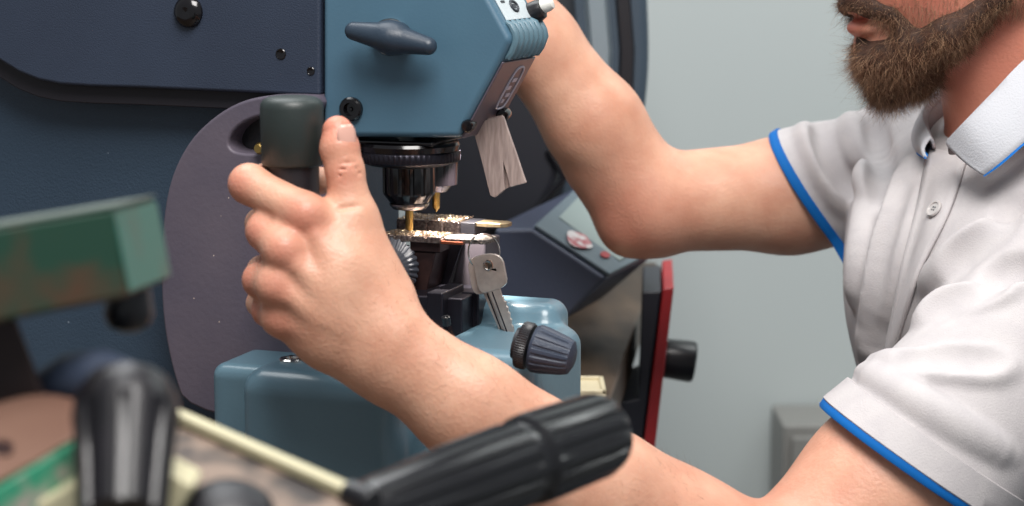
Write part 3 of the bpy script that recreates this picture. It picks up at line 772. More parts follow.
# green side with pale flecks below the plate
fleck = mat('flecked green paint', '2f7f62', .5, c2='9d8b86', nscale=45, contrast=(.5, .64))
bm = B(); q = [kp(-30, 506, .665), kp(0, 487, .675), (kp(60, 452, .695)), kp(100, 432, .71), kp(100, 470, .71), kp(60, 500, .69), kp(-30, 560, .66)]
prism(bm, q, (0, .03, 0)); obj('body_side', bm, fleck, kd_, .001)
for pts_ in (((30, 506), (84, 478), (100, 490), (60, 530)), ((150, 480), (164, 468), (196, 486), (170, 530), (140, 530))):
    bm = B(); prism(bm, [kp(x, y, .685) for x, y in pts_], (0, .02, 0)); obj('ivory_block', bm, ivory, kd_, .002)
# dark hooked clamp: curved strap and glossy knob
bm = B(); tube(bm, [kp(30, 412, .755), kp(48, 393, .75), kp(72, 382, .745), (kp(100, 380, .74)), kp(125, 392, .735)], [.008, .009, .011, .012, .012], 20); obj('clamp_strap', bm, M['navy'], kd_)
ka, kb = kp(127, 392, .70), kp(122, 520, .66); kdv = nrm(kb-ka); LL = np.linalg.norm(kb-ka)
bm = B(); lathe(bm, ka, kdv, [(-.006, .0), (-.0055, .009), (-.002, .0155), (.004, .0185), (.012, .0190), (.016, .0182), (LL*.6, .0168), (LL, .0150), (LL+.002, .0)], 96, lambda t, i: 1+(-.07 if 4 < i < 8 and (t/(2*math.pi)*9) % 1 < .4 else 0))
obj('clamp_knob', bm, mat('glossy black resin', '0d0c10', .34, c2='18151a', nscale=30, spec=.45), kd_, sharp=30)
bm = B(); lathe(bm, kp(228, 520, .70), nrm((.1, -.4, 1)), [(-.02, .018), (0, .018), (.006, .0165), (.010, .012), (.012, .005), (.012, 0)], 40); obj('round_knob', bm, M['satin'], kd_)
# body down to the bench
bm = B(); box(bm, (-.16, -.08, 0), (.09, .12, kp(200, 560, .8)[2]-.02)); obj('body', bm, mat('dark green casting', '23443a', .5), kd_, .006)
# bracket reaches the body
bm = B(); box(bm, (kp(-40, 400, .75)[0]-.02, -.065, 0.04), (kp(-10, 400, .75)[0], -.02, kp(-40, 330, .75)[2])); obj('post', bm, mat('post steel', '2e2222', .5, .3), kd_, .002)
# black ribbed lever grip
g0, g1 = kp(365, 520, .80), kp(607, 431, .92); gdv = nrm(g1-g0); GL = np.linalg.norm(g1-g0)
fr_ = lambda u: u*GL
prof = [(fr_(-.12), .0), (fr_(-.12), .0135), (fr_(0), .0150), (fr_(.03), .0165), (fr_(.32), .0190), (fr_(.58), .0198), (fr_(.595), .0180), (fr_(.625), .0180), (fr_(.64), .0208), (fr_(.68), .0212), (fr_(.93), .0205), (fr_(.955), .0198), (fr_(.98), .0182), (fr_(.985), .014), (fr_(.97), .012), (fr_(.965), 0)]
bm = B(); lathe(bm, g0, gdv, prof, 160, lambda t, i: 1+(-.075 if (3 < i < 6 or 8 < i < 12) and (t/(2*math.pi)*16) % 1 < .42 else 0))
obj('lever_grip', bm, mat('black ribbed grip', '131316', .24, spec=.6), kd_, sharp=30)
bm = B(); tube(bm, [g0-gdv*.10, g0], .009, 20); obj('lever_shaft', bm, M['dark'], kd_)
# ================================================================== the man
P = pix
man = empty('person', (.42, 1.49, 0), 0, 'bearded man in a pale grey polo shirt with blue trim, gripping the machine lever', 'person')
man['category'] = 'person'
mo_ = np.array(man.location)
HR = .001
# ---- head frame: forward (to the left, a little toward us), up, side (the man's left, toward us)
yaw, pit = rad(12), rad(9)
fw = nrm((-math.cos(yaw)*math.cos(pit), -math.sin(yaw)*math.cos(pit), -math.sin(pit)))
sd = nrm(np.cross((0, 0, 1), fw)); sd = sd if sd[1] < 0 else -sd
uh = nrm(np.cross(fw, sd)); uh = uh if uh[2] > 0 else -uh
lips = P(859, 18, 1.455)
E = lips-.092*fw+.071*uh
def hp(f, u, s): return E+fw*f+uh*u+sd*s
HA = [fw, sd, uh]

# ---- joints of the near (left) arm
WR = P(392, 352, 1.165); FA1 = P(470, 409, 1.165); FA2 = P(600, 494, 1.18); EL = P(770, 596, 1.215); SH = P(1072, 325, 1.33)
UA1 = P(888, 487, 1.25)
# ---- far (right) arm
SH2 = P(925, 172, 1.655); EL2 = P(652, 203, 1.61); WR2 = P(434, -88, 1.60)
NB, NT = P(1030, 140, 1.475), P(996, 34, 1.475)
CH = np.array([P(848, 250, 1.5)[0]+.128, 1.50, P(900, 250, 1.5)[2]-.035])
BL = CH+np.array([.02, 0, -.185])

f = Field(steps((-.20, .02, .0012), (.02, .66, .0028)), steps((1.08, 1.275, .0012), (1.275, 1.84, .0026)), steps((.56, .925, .0026), (.925, 1.09, .0012), (1.09, 1.36, .0026)))
# torso, neck
sh_ax = nrm(SH2-SH)
f.ell(CH, (.110, .168, .125), k=.03); f.ell(BL, (.110, .155, .20), k=.05)
f.cap(CH+(.03, -.10, .04), CH+(.03, .10, .04), .060, k=.05)
f.cap(SH+(.0, .02, 0), SH2-(.0, .02, 0), .062, k=.06)
f.cap(NB+(.02, 0, -.05), NT+(.02, 0, .02), .060, .057, k=.03)
f.cap(P(962, 50, 1.465), P(985, 96, 1.475), .022, .026, k=.03)
# head
f.ell(hp(-.012, .025, 0), (.098, .076, .092), HA, k=.01)
f.ell(hp(.036, -.045, 0), (.060, .058, .066), HA, k=.02)
f.cap(hp(.074, -.098, -.012), hp(.074, -.098, .012), .017, k=.02)
for s_ in (-1, 1):
    f.cap(hp(.07, -.10, .014*s_), hp(-.008, -.058, .054*s_), .015, k=.018)
    f.cap(hp(-.008, -.058, .054*s_), hp(-.016, -.01, .066*s_), .013, k=.018)
    f.ell(hp(.055, -.022, .042*s_), (.026, .02, .022), HA, k=.015)
    f.ell(hp(.088, -.046, .013*s_), (.012, .009, .009), HA, k=.006)
    f.ell(hp(-.010, -.012, .076*s_), (.018, .007, .031), [nrm(fw-.4*sd*s_), sd, uh], k=.004)
    f.ell(hp(-.006, -.010, .081*s_), (.010, .006, .018), HA, k=.004, op='sub')
    f.ell(hp(.081, .002, .031*s_), (.014, .017, .011), HA, k=.01, op='sub')
    f.ell(hp(.074, .001, .031*s_), (.012, .0135, .0125), HA, k=.003)
    f.cap(hp(.086, .020, .012*s_), hp(.070, .022, .048*s_), .007, k=.010)
f.chain([hp(.088, .012, 0), hp(.102, -.018, 0), hp(.113, -.040, 0)], [.008, .009, .0115], k=.008)
f.ell(hp(.0865, -.0645, 0), (.012, .025, .0065), HA, k=.004)
f.ell(hp(.0875, -.0785, 0), (.012, .023, .0075), HA, k=.003)
f.ell(hp(.102, -.0705, 0), (.014, .026, .0018), HA, k=.002, op='sub')
# near arm
foreflat = (nrm((0, 1, .1)), .86)
f.chain([WR, FA1, FA2, EL], [.0285, .0315, .0395, .0445], k=.012, flat=foreflat)
f.chain([EL, UA1, SH], [.046, .052, .060], k=.022)
f.ell(P(690, 548, 1.20), (.062, .042, .034), [nrm(EL-FA1), np.array([0, 1, 0]), nrm(np.cross(EL-FA1, (0, 1, 0)))], k=.03)
# far arm
f.chain([SH2, P(790, 195, 1.64), EL2], [.054, .0455, .0400], k=.02)
f.chain([EL2, P(594, 124, 1.605), P(535, 44, 1.60), P(490, -18, 1.60), WR2], [.0375, .0385, .0335, .0300, .0255], k=.014)
f.cap(P(597, 168, 1.61), P(631, 222, 1.61), .0255, .0235, k=.012); f.cap(P(631, 224, 1.61), P(655, 224, 1.61), .0235, k=.016)

# ---- left hand round the lever grip
hx0, hy0 = float(hx), float(HY)
MCP = [P(306, 215, 1.165), P(285, 250, 1.158), P(277, 285, 1.159), P(281, 317, 1.167)]
PIP = [P(249, 184, 1.184), P(266, 231, 1.174), P(262, 280, 1.175), P(269, 310, 1.182)]
def around(ang, z, r=.0285): return np.array([hx0+r*math.cos(ang), hy0+r*math.sin(ang), z])
DIPa = [rad(130), rad(140), rad(140), rad(145)]; TIPa = [rad(62), rad(72), rad(78), rad(88)]
fr = [.0112, .0110, .0106, .0094]
WC = WR+nrm(WR-FA1)*.004
up_h = nrm(MCP[0]-MCP[3])
# palm mass
for i in range(4):
    base_ = WC+up_h*(.013-.0085*i)+np.array([0, .001*i, 0])
    f.chain([base_, base_*.45+MCP[i]*.55+(0, -.002, 0), MCP[i]+(0, .004, 0)], [.0170, .0150, .0118], k=.012)
f.ell((MCP[1]+WC+MCP[2])/3+(0.004, .010, 0), (.036, .016, .030), [nrm(WC-MCP[1]), np.array([0, 1, 0]), nrm(np.cross(WC-MCP[1], (0, 1, 0)))], k=.012)
f.chain([MCP[3]*.6+WC*.4+(0, .012, -.004), WC+(0.004, .008, -.014)], [.015, .018], k=.014)     # heel of the hand
for i in range(4):
    d_ = around(DIPa[i], PIP[i][2]-.002); t_ = around(TIPa[i], PIP[i][2]-.003)
    kk_ = .0035
    f.cap(MCP[i], PIP[i], fr[i]*1.14, fr[i]*1.0, k=.006)
    f.cap(PIP[i]*.9+MCP[i]*.1, PIP[i], fr[i]*1.0, fr[i]*1.04, k=.004)
    f.cap(PIP[i], d_, fr[i]*1.0, fr[i]*.9, k=.003)
    f.cap(d_, t_, fr[i]*.9, fr[i]*.78, k=.003)
    f.ell(MCP[i]+(0, -.006, .001), (.0095, .0085, .0095), k=.007)
# thumb
TB, TM, TI, TT_ = P(386, 294, 1.178), P(352, 222, 1.177), P(345, 171, 1.181), P(337.5, 131, 1.187)
f.chain([TB, TM], [.017, .0142], k=.014); f.chain([TM, TI], [.0132, .0114], k=.006)
f.chain([TI, P(339.5, 148, 1.184), TT_], [.0114, .0116, .0092], k=.003)
f.cap(TM+(0, .006, 0), MCP[0]*.55+WC*.45+(0, .010, 0), .012, .014, k=.014)              # web
# creases over the thumb joint, grooves between the folded fingers
for y_ in (162, 168, 174):
    f.cap(P(338, y_+2, 1.1695), P(362, y_-1, 1.174), .0005, k=.0018, op='sub')
f.cap(P(340, 209, 1.164), P(374, 203, 1.166), .0006, k=.003, op='sub')
for a_, b_ in ((0, 1), (1, 2), (2, 3)):
    m0 = (PIP[a_]+PIP[b_])/2; m1 = (MCP[a_]+MCP[b_])/2
    f.cap(m0+(-.008, -.012, 0), m1*.3+m0*.7+(0, -.0125, 0), .0014, .0008, k=.006, op='sub')
# tendons
for i in range(4):
    f.cap(MCP[i]*.85+WC*.15+(0, -.0105, 0), MCP[i]*.35+WC*.65+(0, -.0150, 0), .0030, .0015, k=.008)

# ---- right hand on the top of the machine (above the frame)
ad = nrm(WR2-EL2); HC = WR2+ad*.05; ax2 = nrm(np.cross(ad, (0, 1, 0)))
sx = np.array([0, -1., 0])
f.chain([WR2, HC], [.026, .024], k=.012, flat=(ax2, .7))
for i in range(4):
    b0 = HC+sx*(.027-.018*i)+ad*.034; f.cap(HC+sx*(.016-.011*i), b0, .016, .0105, k=.01)
    l_ = [.040, .045, .042, .032][i]
    p1 = b0+nrm(ad*.75-ax2*.5)*l_; p2 = p1+nrm(ad*.1-ax2*1)*l_*.62; p3 = p2+nrm(-ad*.5-ax2*.8)*l_*.5
    f.chain([b0, p1, p2, p3], [.0098, .0092, .0084, .0072], k=.003)
t0 = WR2+ad*.02+sx*.022; t1 = t0+nrm(ad*.7+sx*.7-ax2*.3)*.042; t2 = t1+nrm(ad*.9-ax2*.6)*.032; t3 = t2+nrm(ad*.5-ax2*.9)*.026
f.chain([t0, t1, t2, t3], [.015, .0122, .0108, .0088], k=.006)
body_field = f
me, VP = f.mesh('body')
# flush of the skin around knuckles, elbow, tips
fl = np.zeros(len(VP))
def flush(p, r, a): 
    global fl
    d2 = ((VP-p)**2).sum(1); fl = np.maximum(fl, a*np.exp(-d2/(2*r*r)))
for i in range(4): flush(MCP[i]+(0, -.012, 0), .010, .55); flush(PIP[i]+(-.006, -.006, 0), .009, .65)
flush(TT_, .012, .8); flush(TI+(0, -.01, 0), .009, .4); flush(EL2+(-.03, -.03, -.02), .035, .5); flush(NB, .08, .8); flush(NT, .07, .9)
flush(EL, .06, .35)
flush(hp(.06, -.05, .05), .045, .8); flush(hp(.092, -.076, 0), .014, 1.); flush(hp(.11, -.04, 0), .015, .6); flush(hp(-.01, -.01, .08), .03, .7)
at = me.attributes.new('flush', 'FLOAT', 'POINT'); at.data.foreach_set('value', fl.astype(np.float32))
skin = mat('skin', 'd8a78d', .44, c2='c68f76', nscale=38, contrast=(.3, .72), bump=.22, bscale=420, spec=.45, sss=.12)
attr_mix(skin, 'flush', 'c06a58')
body = link('body', me, skin, man); body.location = V(-mo_)
# finger nail of the thumb and the far hand stay simple plates
def nail(c, n, along_, w, l):
    n = nrm(n); a = nrm(np.asarray(along_)-n*np.dot(along_, n)); b = np.cross(n, a)
    bm = B(); rings = []
    for u in np.linspace(-1, 1, 9):
        row = []
        for v_ in np.linspace(-1, 1, 9):
            ww = w*(1-.5*max(0, u)**3 if u > 0 else 1-.3*u*u); row.append(c+a*l*u+b*ww*v_-n*(ww*.32*v_*v_+l*.07*u*u))
        rings.append(row)
    sweep(bm, rings, close=False, cap=False)
    o = obj('fingernail', bm, M['nail'], body); md = o.modifiers.new('s', 'SOLIDIFY'); md.thickness = .0008; return o
M['nail'] = mat('nail', 'd9a898', .28, spec=.6)
nd_ = nrm((.50, -.86, .08)); nc = None
ta = nrm(TT_-TI)
cc = TT_*.86+TI*.14
for r_ in np.arange(.004, .016, .0003):
    if f.val(cc+nd_*r_)[0] > 0: nc = cc+nd_*(r_+.0005); break
if nc is not None: nail(nc, nd_, ta, .0058, .0072)
# eyes
for s_ in (-1, 1):
    bm = B(); lathe(bm, hp(.0885, .001, .031*s_), nrm(fw+sd*.25*s_-.4*uh), [(-.004, 0), (-.004, .0062), (-.001, .0070), (.0008, .0055), (.0012, 0)], 20); e_ = obj('eye', bm, mat('eye', 'd8d2cc', .2), body); e_.location = (0, 0, 0)
    bm = B(); lathe(bm, hp(.0890, .000, .031*s_), nrm(fw+sd*.25*s_-.4*uh), [(0, 0), (0, .0034), (.0016, .0032), (.0018, 0)], 20); obj('iris', bm, mat('iris', '3f4c52', .15), e_)

# ---- arm hair
def strands(name, roots, dirs, lens, r0, m, parent, curl=.25, seg=4, shade=None, droop=0.):
    """thin three sided hairs as one mesh"""
    n = len(roots); ts = np.linspace(0, 1, seg+1)
    a = np.cross(dirs, rng.normal(size=(n, 3))); a /= np.linalg.norm(a, axis=1, keepdims=True); b = np.cross(dirs, a)
    ph = rng.uniform(0, 6.28, n); verts = []
    bend = rng.normal(size=n)*curl
    for i, t in enumerate(ts):
        c = roots+dirs*(lens*t)[:, None]+a*(bend*lens*t*t)[:, None]+b*(np.sin(t*4+ph)*.06*lens*t)[:, None]
        c[:, 2] -= droop*lens*t*t
        r = r0*(1-.8*t)
        for k in range(3):
            an = 2*math.pi*k/3; verts.append(c+(a*math.cos(an)+b*math.sin(an))*r)
    Vv = np.stack(verts, 1).reshape(-1, 3); st_ = (seg+1)*3
    quads = []
    for i in range(seg):
        for k in range(3):
            quads.append([i*3+k, i*3+(k+1) % 3, i*3+3+(k+1) % 3, i*3+3+k])
    Q = (np.arange(n)[:, None, None]*st_+np.array(quads)[None]).reshape(-1, 4)
    me = bpy.data.meshes.new(name); me.vertices.add(len(Vv)); me.vertices.foreach_set('co', Vv.astype(np.float32).ravel())
    me.loops.add(len(Q)*4); me.loops.foreach_set('vertex_index', Q.astype(np.int32).ravel())
    me.polygons.add(len(Q)); me.polygons.foreach_set('loop_start', np.arange(0, len(Q)*4, 4, dtype=np.int32)); me.polygons.foreach_set('loop_total', np.full(len(Q), 4, np.int32))
    me.update(calc_edges=True); me.polygons.foreach_set('use_smooth', np.ones(len(Q), bool))
    if shade is not None:
        at = me.attributes.new('shade', 'FLOAT', 'POINT'); at.data.foreach_set('value', np.repeat(shade, st_).astype(np.float32))
    o = link(name, me, m, parent); return o
def skin_pts(fld, mask_fn, VP_, n):
    ok = np.flatnonzero(mask_fn(VP_)); pick = rng.choice(ok, min(n, len(ok)), replace=False)
    return VP_[pick], fld.grad(VP_[pick])
hair_m = mat('arm hair', '6b4a37', .6)
fad = nrm(FA1-EL)
pts_, nn_ = skin_pts(f, lambda p: (np.abs(((p-WR) @ nrm(EL-WR))-.11) < .14) & (np.linalg.norm((p-WR)-((p-WR) @ nrm(EL-WR))[:, None]*nrm(EL-WR), axis=1) < .055) & (p[:, 0] < .12), VP, 900)
dd_ = fad*.9+nn_*.45+rng.normal(size=nn_.shape)*.25; dd_ /= np.linalg.norm(dd_, axis=1, keepdims=True)
strands('arm_hair', pts_, dd_, rng.uniform(.004, .010, len(pts_)), .00005, hair_m, body)

# ---- beard
f = Field(steps((.20, .44, .0018)), steps((1.33, 1.58, .0018)), steps((.91, 1.12, .0018)))
def hc(pts_, rs, k=.008):
    for s_ in (-1, 1): f.chain([hp(a_, b_, c_*s_) for a_, b_, c_ in pts_], rs, k=k)
tip = P(888, 88, 1.455); 
hc([(.064, -.102, .010), (.058, -.114, .008)], [.023, .021], .01)
f.cap(hp(.063, -.104, 0), tip, .023, .0120, k=.012)
f.cap(P(878, 62, 1.445), P(884, 86, 1.45), .0155, .0115, k=.01)
hc([(.074, -.100, .020), (.045, -.088, .045), (.010, -.066, .060), (-.004, -.040, .0665), (-.008, -.006, .070)], [.018, .0130, .0078, .0050, .0040], .01)
hc([(.042, -.098, .032), (.014, -.082, .046)], [.012, .008], .01)
hc([(.074, -.066, .030), (.070, -.090, .032)], [.0075, .011], .006)          # corners of the mouth
hc([(.0950, -.0595, .003), (.0905, -.062, .018), (.079, -.069, .030)], [.0078, .0084, .0072], .004)   # moustache
f.cap(hp(.088, -.088, 0), hp(.084, -.100, 0), .008, .014, k=.008)
# keep the lips free
f.ell(hp(.097, -.0735, 0), (.015, .020, .0075), HA, k=.003, op='sub')
bf = f; me, BP = f.mesh('beard')
beard_m = mat('beard', '43291b', .75, c2='2e1c13', nscale=160, bump=.5, bscale=500)
beard = link('beard', me, beard_m, man); beard.location = V(-mo_)
hm = mat('beard hair', '552f1b', .5, spec=.35); attr_mix(hm, 'shade', 'd2ab88')
inside = body_field.val(BP) > -.002
lipz = (np.abs((BP-E) @ uh+.0755) < .0115) & (((BP-E) @ fw) > .068) & (np.abs((BP-E) @ sd) < .026)
ok = np.flatnonzero(inside & ~lipz)
pick = rng.choice(ok, 19000, replace=True); R0 = BP[pick]; G = bf.grad(R0)
frel = (R0-E) @ fw; urel = (R0-E) @ uh
fw_amt = np.clip((frel-.0)/.09, 0, 1)[:, None]
must = (urel > -.068) & (frel > .07)
flow = -uh*1.0+fw*(.08+.14*fw_amt)
sgn = np.sign((R0-E) @ sd)[:, None]
flow = np.where(must[:, None], -uh*.55+sgn*sd*.55-fw*.2, flow)
D_ = flow+G*.30+rng.normal(size=G.shape)*.36; D_ /= np.linalg.norm(D_, axis=1, keepdims=True)
ln = np.where(must, rng.uniform(.004, .008, len(R0)), rng.uniform(.006, .0155, len(R0))*(.55+.45*fw_amt[:, 0]))
sh_ = np.where(rng.random(len(R0)) < .2, rng.uniform(.45, 1., len(R0)), rng.uniform(0, .22, len(R0)))
strands('beard_hair', R0-G*.001, D_, ln, .00014, hm, beard, curl=.8, shade=sh_)
# stubble on the cheek
ok = np.flatnonzero(((VP-E) @ uh < -.030) & ((VP-E) @ uh > -.085) & (np.abs((VP-hp(.035, -.05, .05)) @ fw) < .045) & (rng.random(len(VP)) < np.clip((-.025-(VP-E) @ uh)/.05, 0, 1)**2) & (((VP-E) @ sd) > .02))
if len(ok):
    pick = rng.choice(ok, 1500, replace=True); R0 = VP[pick]; G = body_field.grad(R0)
    D_ = -uh+G*.35+fw*.2+rng.normal(size=G.shape)*.2; D_ /= np.linalg.norm(D_, axis=1, keepdims=True)
    strands('stubble', R0-G*.0005, D_, rng.uniform(.003, .009, len(R0)), .00010, hm, beard, shade=rng.beta(1.2, 2.6, len(R0)))
# hair of the head (above the frame)
f = Field(steps((.22, .50, .0032)), steps((1.33, 1.60, .0032)), steps((.98, 1.30, .0032)))
f.ell(hp(-.016, .030, 0), (.102, .080, .094), HA, k=0); 
f.ell(hp(.10, -.03, 0), (.075, .12, .085), HA, k=.01, op='sub'); f.ell(hp(.045, -.06, 0), (.07, .12, .07), HA, k=.01, op='sub'); f.cap(hp(-.02, -.10, -.1), hp(-.02, -.10, .1), .065, k=.01, op='sub')
me, _ = f.mesh('hair'); hr = link('hair', me, mat('head hair', '3b2a20', .6, c2='2a1d16', nscale=200, bump=.8, bscale=300), man); hr.location = V(-mo_)

# ================================================================== polo shirt
hemN = nrm(EL-SH+(0, 0, 0))
HEM0, HEM1 = P(838, 411, 1.225), P(975, 505, 1.225)
hemC = P(897, 455, 1.25)
ax_s = nrm(np.cross(HEM1-HEM0, (0.05, 1, -.1))); ax_s = ax_s if np.dot(ax_s, EL-SH) > 0 else -ax_s
H2a, H2b = P(775, 140, 1.63), P(851, 251, 1.63)
ax2_ = nrm(np.cross(H2b-H2a, (.25, 1, 0))); ax2_ = ax2_ if np.dot(ax2_, EL2-SH2) > 0 else -ax2_
h2c = (H2a+H2b)/2
f = Field(steps((.14, .64, .0022)), steps((1.12, 1.82, .0024)), steps((.56, 1.20, .0022)))
f.ell(CH, (.127, .183, .135), k=.03); f.ell(BL, (.127, .172, .215), k=.05)
f.cap(CH+(.03, -.10, .05), CH+(.03, .10, .05), .072, k=.05)
f.cap(SH+(0, .02, 0), SH2-(0, .02, 0), .070, k=.05)
# sleeves end on planes
f.chain([SH, UA1, UA1+nrm(EL-UA1)*.035], [.074, .0615, .060], k=.03)
f.chain([SH2, P(812, 193, 1.64), P(770, 196, 1.635)], [.064, .0525, .0500], k=.02)
def trim_end(c, ax_, o, R_):
    f.apply(lambda X, Y, Z: np.maximum(-((X-c[0])*ax_[0]+(Y-c[1])*ax_[1]+(Z-c[2])*ax_[2]), np.sqrt((X-o[0])**2+(Y-o[1])**2+(Z-o[2])**2)-R_), o-R_, o+R_, 0, 'sub')
trim_end(hemC, ax_s, hemC+ax_s*.05, .125); trim_end(h2c, ax2_, h2c+ax2_*.04, .095)
shirt_plain = f.D.copy()
def ridge(pts_, r, lift, k=.012, op='add', y0=1.1):
    """a fold: pts in the photograph laid on the cloth"""
    q = []; pp = np.array(pts_, float); n = 14
    seg_ = np.linalg.norm(np.diff(pp, axis=0), axis=1); cum = np.concatenate([[0], np.cumsum(seg_)])/seg_.sum()
    for u in np.linspace(0, 1, n):
        h_ = f.hit(np.interp(u, cum, pp[:, 0]), np.interp(u, cum, pp[:, 1]), y0, 1.8)
        w_ = math.sin(math.pi*u)**.6
        if h_ is not None: q.append((h_+np.array([0, (lift+r*.3*(1-w_)) if op == 'add' else (lift-r*.6*(1-w_)), 0]), r*(.45+.55*w_)))
    for i in range(len(q)-1):
        if np.linalg.norm(q[i][0]-q[i+1][0]) < .05: f.cap(q[i][0], q[i+1][0], q[i][1], q[i+1][1], k=k, op=op)
# near sleeve folds
ridge([(868, 362), (905, 372), (950, 366), (1010, 372)], .010, .003, .012)
ridge([(864, 374), (900, 394), (950, 425), (1010, 458)], .0105, .003, .008)
ridge([(905, 352), (930, 345), (1000, 352)], .006, -.002, .014, 'sub')
ridge([(924, 322), (950, 305), (1015, 290)], .007, .003, .014)
ridge([(928, 304), (950, 288), (1020, 262)], .006, -.002, .016, 'sub')
ridge([(930, 285), (970, 250), (1020, 222)], .007, .003, .016)
ridge([(945, 262), (985, 225), (1020, 196)], .006, -.002, .016, 'sub')
# long folds down the chest
for (pa, pb, pc), s_ in ((((908, 165), (882, 250), (862, 372)), 1), (((897, 170), (872, 250), (855, 360)), -1), (((922, 190), (898, 270), (872, 365)), -1), (((880, 160), (866, 215), (856, 300)), 1)):
    ridge([pa, pb, pc], .006, .002 if s_ > 0 else -.002, .014, 'add' if s_ > 0 else 'sub')
# far sleeve folds
ridge([(805, 128), (822, 165), (846, 205)], .006, .002, .014); ridge([(820, 125), (840, 165), (858, 190)], .006, -.002, .014, 'sub')
ridge([(850, 118), (862, 150), (870, 190)], .006, .002, .014); ridge([(872, 118), (880, 150), (880, 200)], .005, -.002, .012, 'sub')
# openings
f.chain([hemC-ax_s*.035, hemC+ax_s*.03], [.058, .062], k=0, op='sub') if False else None
body_c = lambda p0, p1, r0_, r1_: f.cap(p0, p1, r0_, r1_, k=0, op='sub')
a_c = UA1+nrm(EL-UA1)*0
f.chain([UA1*.55+SH*.45, UA1, EL], [.0655, .0630, .054], k=0, op='sub') if False else None
f.cap(hemC-ax_s*.030, hemC+ax_s*.04, .0570, k=.002, op='sub') if False else None
shirt_field = f
me, _ = f.mesh('shirt')
cloth = mat('pale grey jersey', 'bdb8b8', .85, c2='b6b1b2', nscale=60, bump=.25, bscale=900, spec=.15)
shirt = link('shirt', me, cloth, man); shirt.location = V(-mo_)
# the body stays under the cloth
bv = VP.astype(float).copy()
inn = ((bv-hemC) @ ax_s < -.004) & ((bv-h2c) @ ax2_ < -.004) & (bv[:, 0] > .20) & ((((bv-NB) @ nrm(NT-NB)) < -.012) | (np.linalg.norm((bv-NB)-((bv-NB) @ nrm(NT-NB))[:, None]*nrm(NT-NB), axis=1) > .082)) & (((bv-NB) @ nrm(NT-NB)) < .05)
for _ in range(6):
    v_ = f.val(bv[inn]); g_ = f.grad(bv[inn]); mv = np.clip(v_+.0045, 0, .02); bv[inn] -= g_*mv[:, None]
body.data.vertices.foreach_set('co', bv.astype(np.float32).ravel()); body.data.update()
blue_trim = mat('blue trim', '0e64b0', .7, spec=.2)
# hem trims follow the cut edge of each sleeve
def hem_ring(c, ax_, r_max, back):
    a, b, d = frame(ax_); out = []
    for u in np.linspace(0, 2*math.pi, 72, endpoint=False):
        dr_ = math.cos(u)*a+math.sin(u)*b; rs = np.arange(.02, r_max, .0006)
        v = f.val(c-ax_*back+rs[:, None]*dr_[None]); i = np.argmax(v > 0)
        out.append((rs[i] if v[i] > 0 else r_max, dr_))
    r_ = np.array([o[0] for o in out]); r_ = (np.roll(r_, 1)+r_*2+np.roll(r_, -1))/4
    return [(r_[i], out[i][1]) for i in range(len(out))]
def hem(c, ax_, w, name, m, off=.0008, r_max=.10, start=0., back=.004):
    ra_ = hem_ring(c, ax_, r_max, .0035); rb_ = hem_ring(c, ax_, r_max, back); bm = B(); rows = []
    for h_, o_, q_ in ((start+.0005, -.004, 0), (start+.001, off*.4, 0), (start, off, 0), (start-w*.5, off, .5), (start-w, off, 1), (start-w-.0006, -.003, 1)):
        rows.append([c+ax_*h_+a_[1]*(a_[0]*(1-q_)+b_[0]*q_+o_) for a_, b_ in zip(ra_, rb_)])
    sweep(bm, rows, cap=False); return obj(name, bm, m, shirt, sharp=60)
hem(hemC, ax_s, .0052, 'sleeve_trim', blue_trim, .0012, start=.002)
hem(hemC, ax_s, .019, 'sleeve_band', cloth, .0018, start=-.0033, back=.019)
hem(h2c, ax2_, .0068, 'sleeve_trim', blue_trim, .0012, start=.002)

# placket, button
def lay(rows_, lift, name, m, parent, thick=.0018):
    """a strip of cloth laid on the shirt: rows of pixels"""
    bm = B(); g = []
    for row in rows_:
        r_ = []
        for x, y in row:
            h_ = f.hit(x, y, 1.36, 1.8)
            if h_ is None: h_ = r_[-1] if r_ else P(x, y, 1.45)
            n_ = f.grad(h_)[0]; r_.append(h_+n_*lift)
        g.append(r_)
    g = np.array(g)
    for _ in range(4): g[1:-1] = g[1:-1]*.5+(g[:-2]+g[2:])*.25
    sweep(bm, g, close=False, cap=False); o = obj(name, bm, m, parent, sharp=80)
    md = o.modifiers.new('solid', 'SOLIDIFY'); md.thickness = thick; md.offset = 0; return o
L_ = [(930, 150), (925, 180), (916, 215), (906, 250), (899, 285), (893, 325), (886, 360)]
R_ = [(968, 160), (960, 190), (948, 222), (930, 255), (916, 290), (903, 330), (895, 365)]
rows_ = []
L_.append((880, 410)); R_.append((889, 415))
for i in range(25):
    t = i/24*7; j = min(int(t), 6); u = t-j
    l_ = np.array(L_[j])*(1-u)+np.array(L_[j+1])*u; r_ = np.array(R_[j])*(1-u)+np.array(R_[j+1])*u
    rows_.append([tuple(l_*(1-v)+r_*v) for v in np.linspace(0, 1, 7)])
lay(rows_, .0022, 'placket', cloth, shirt, .003)
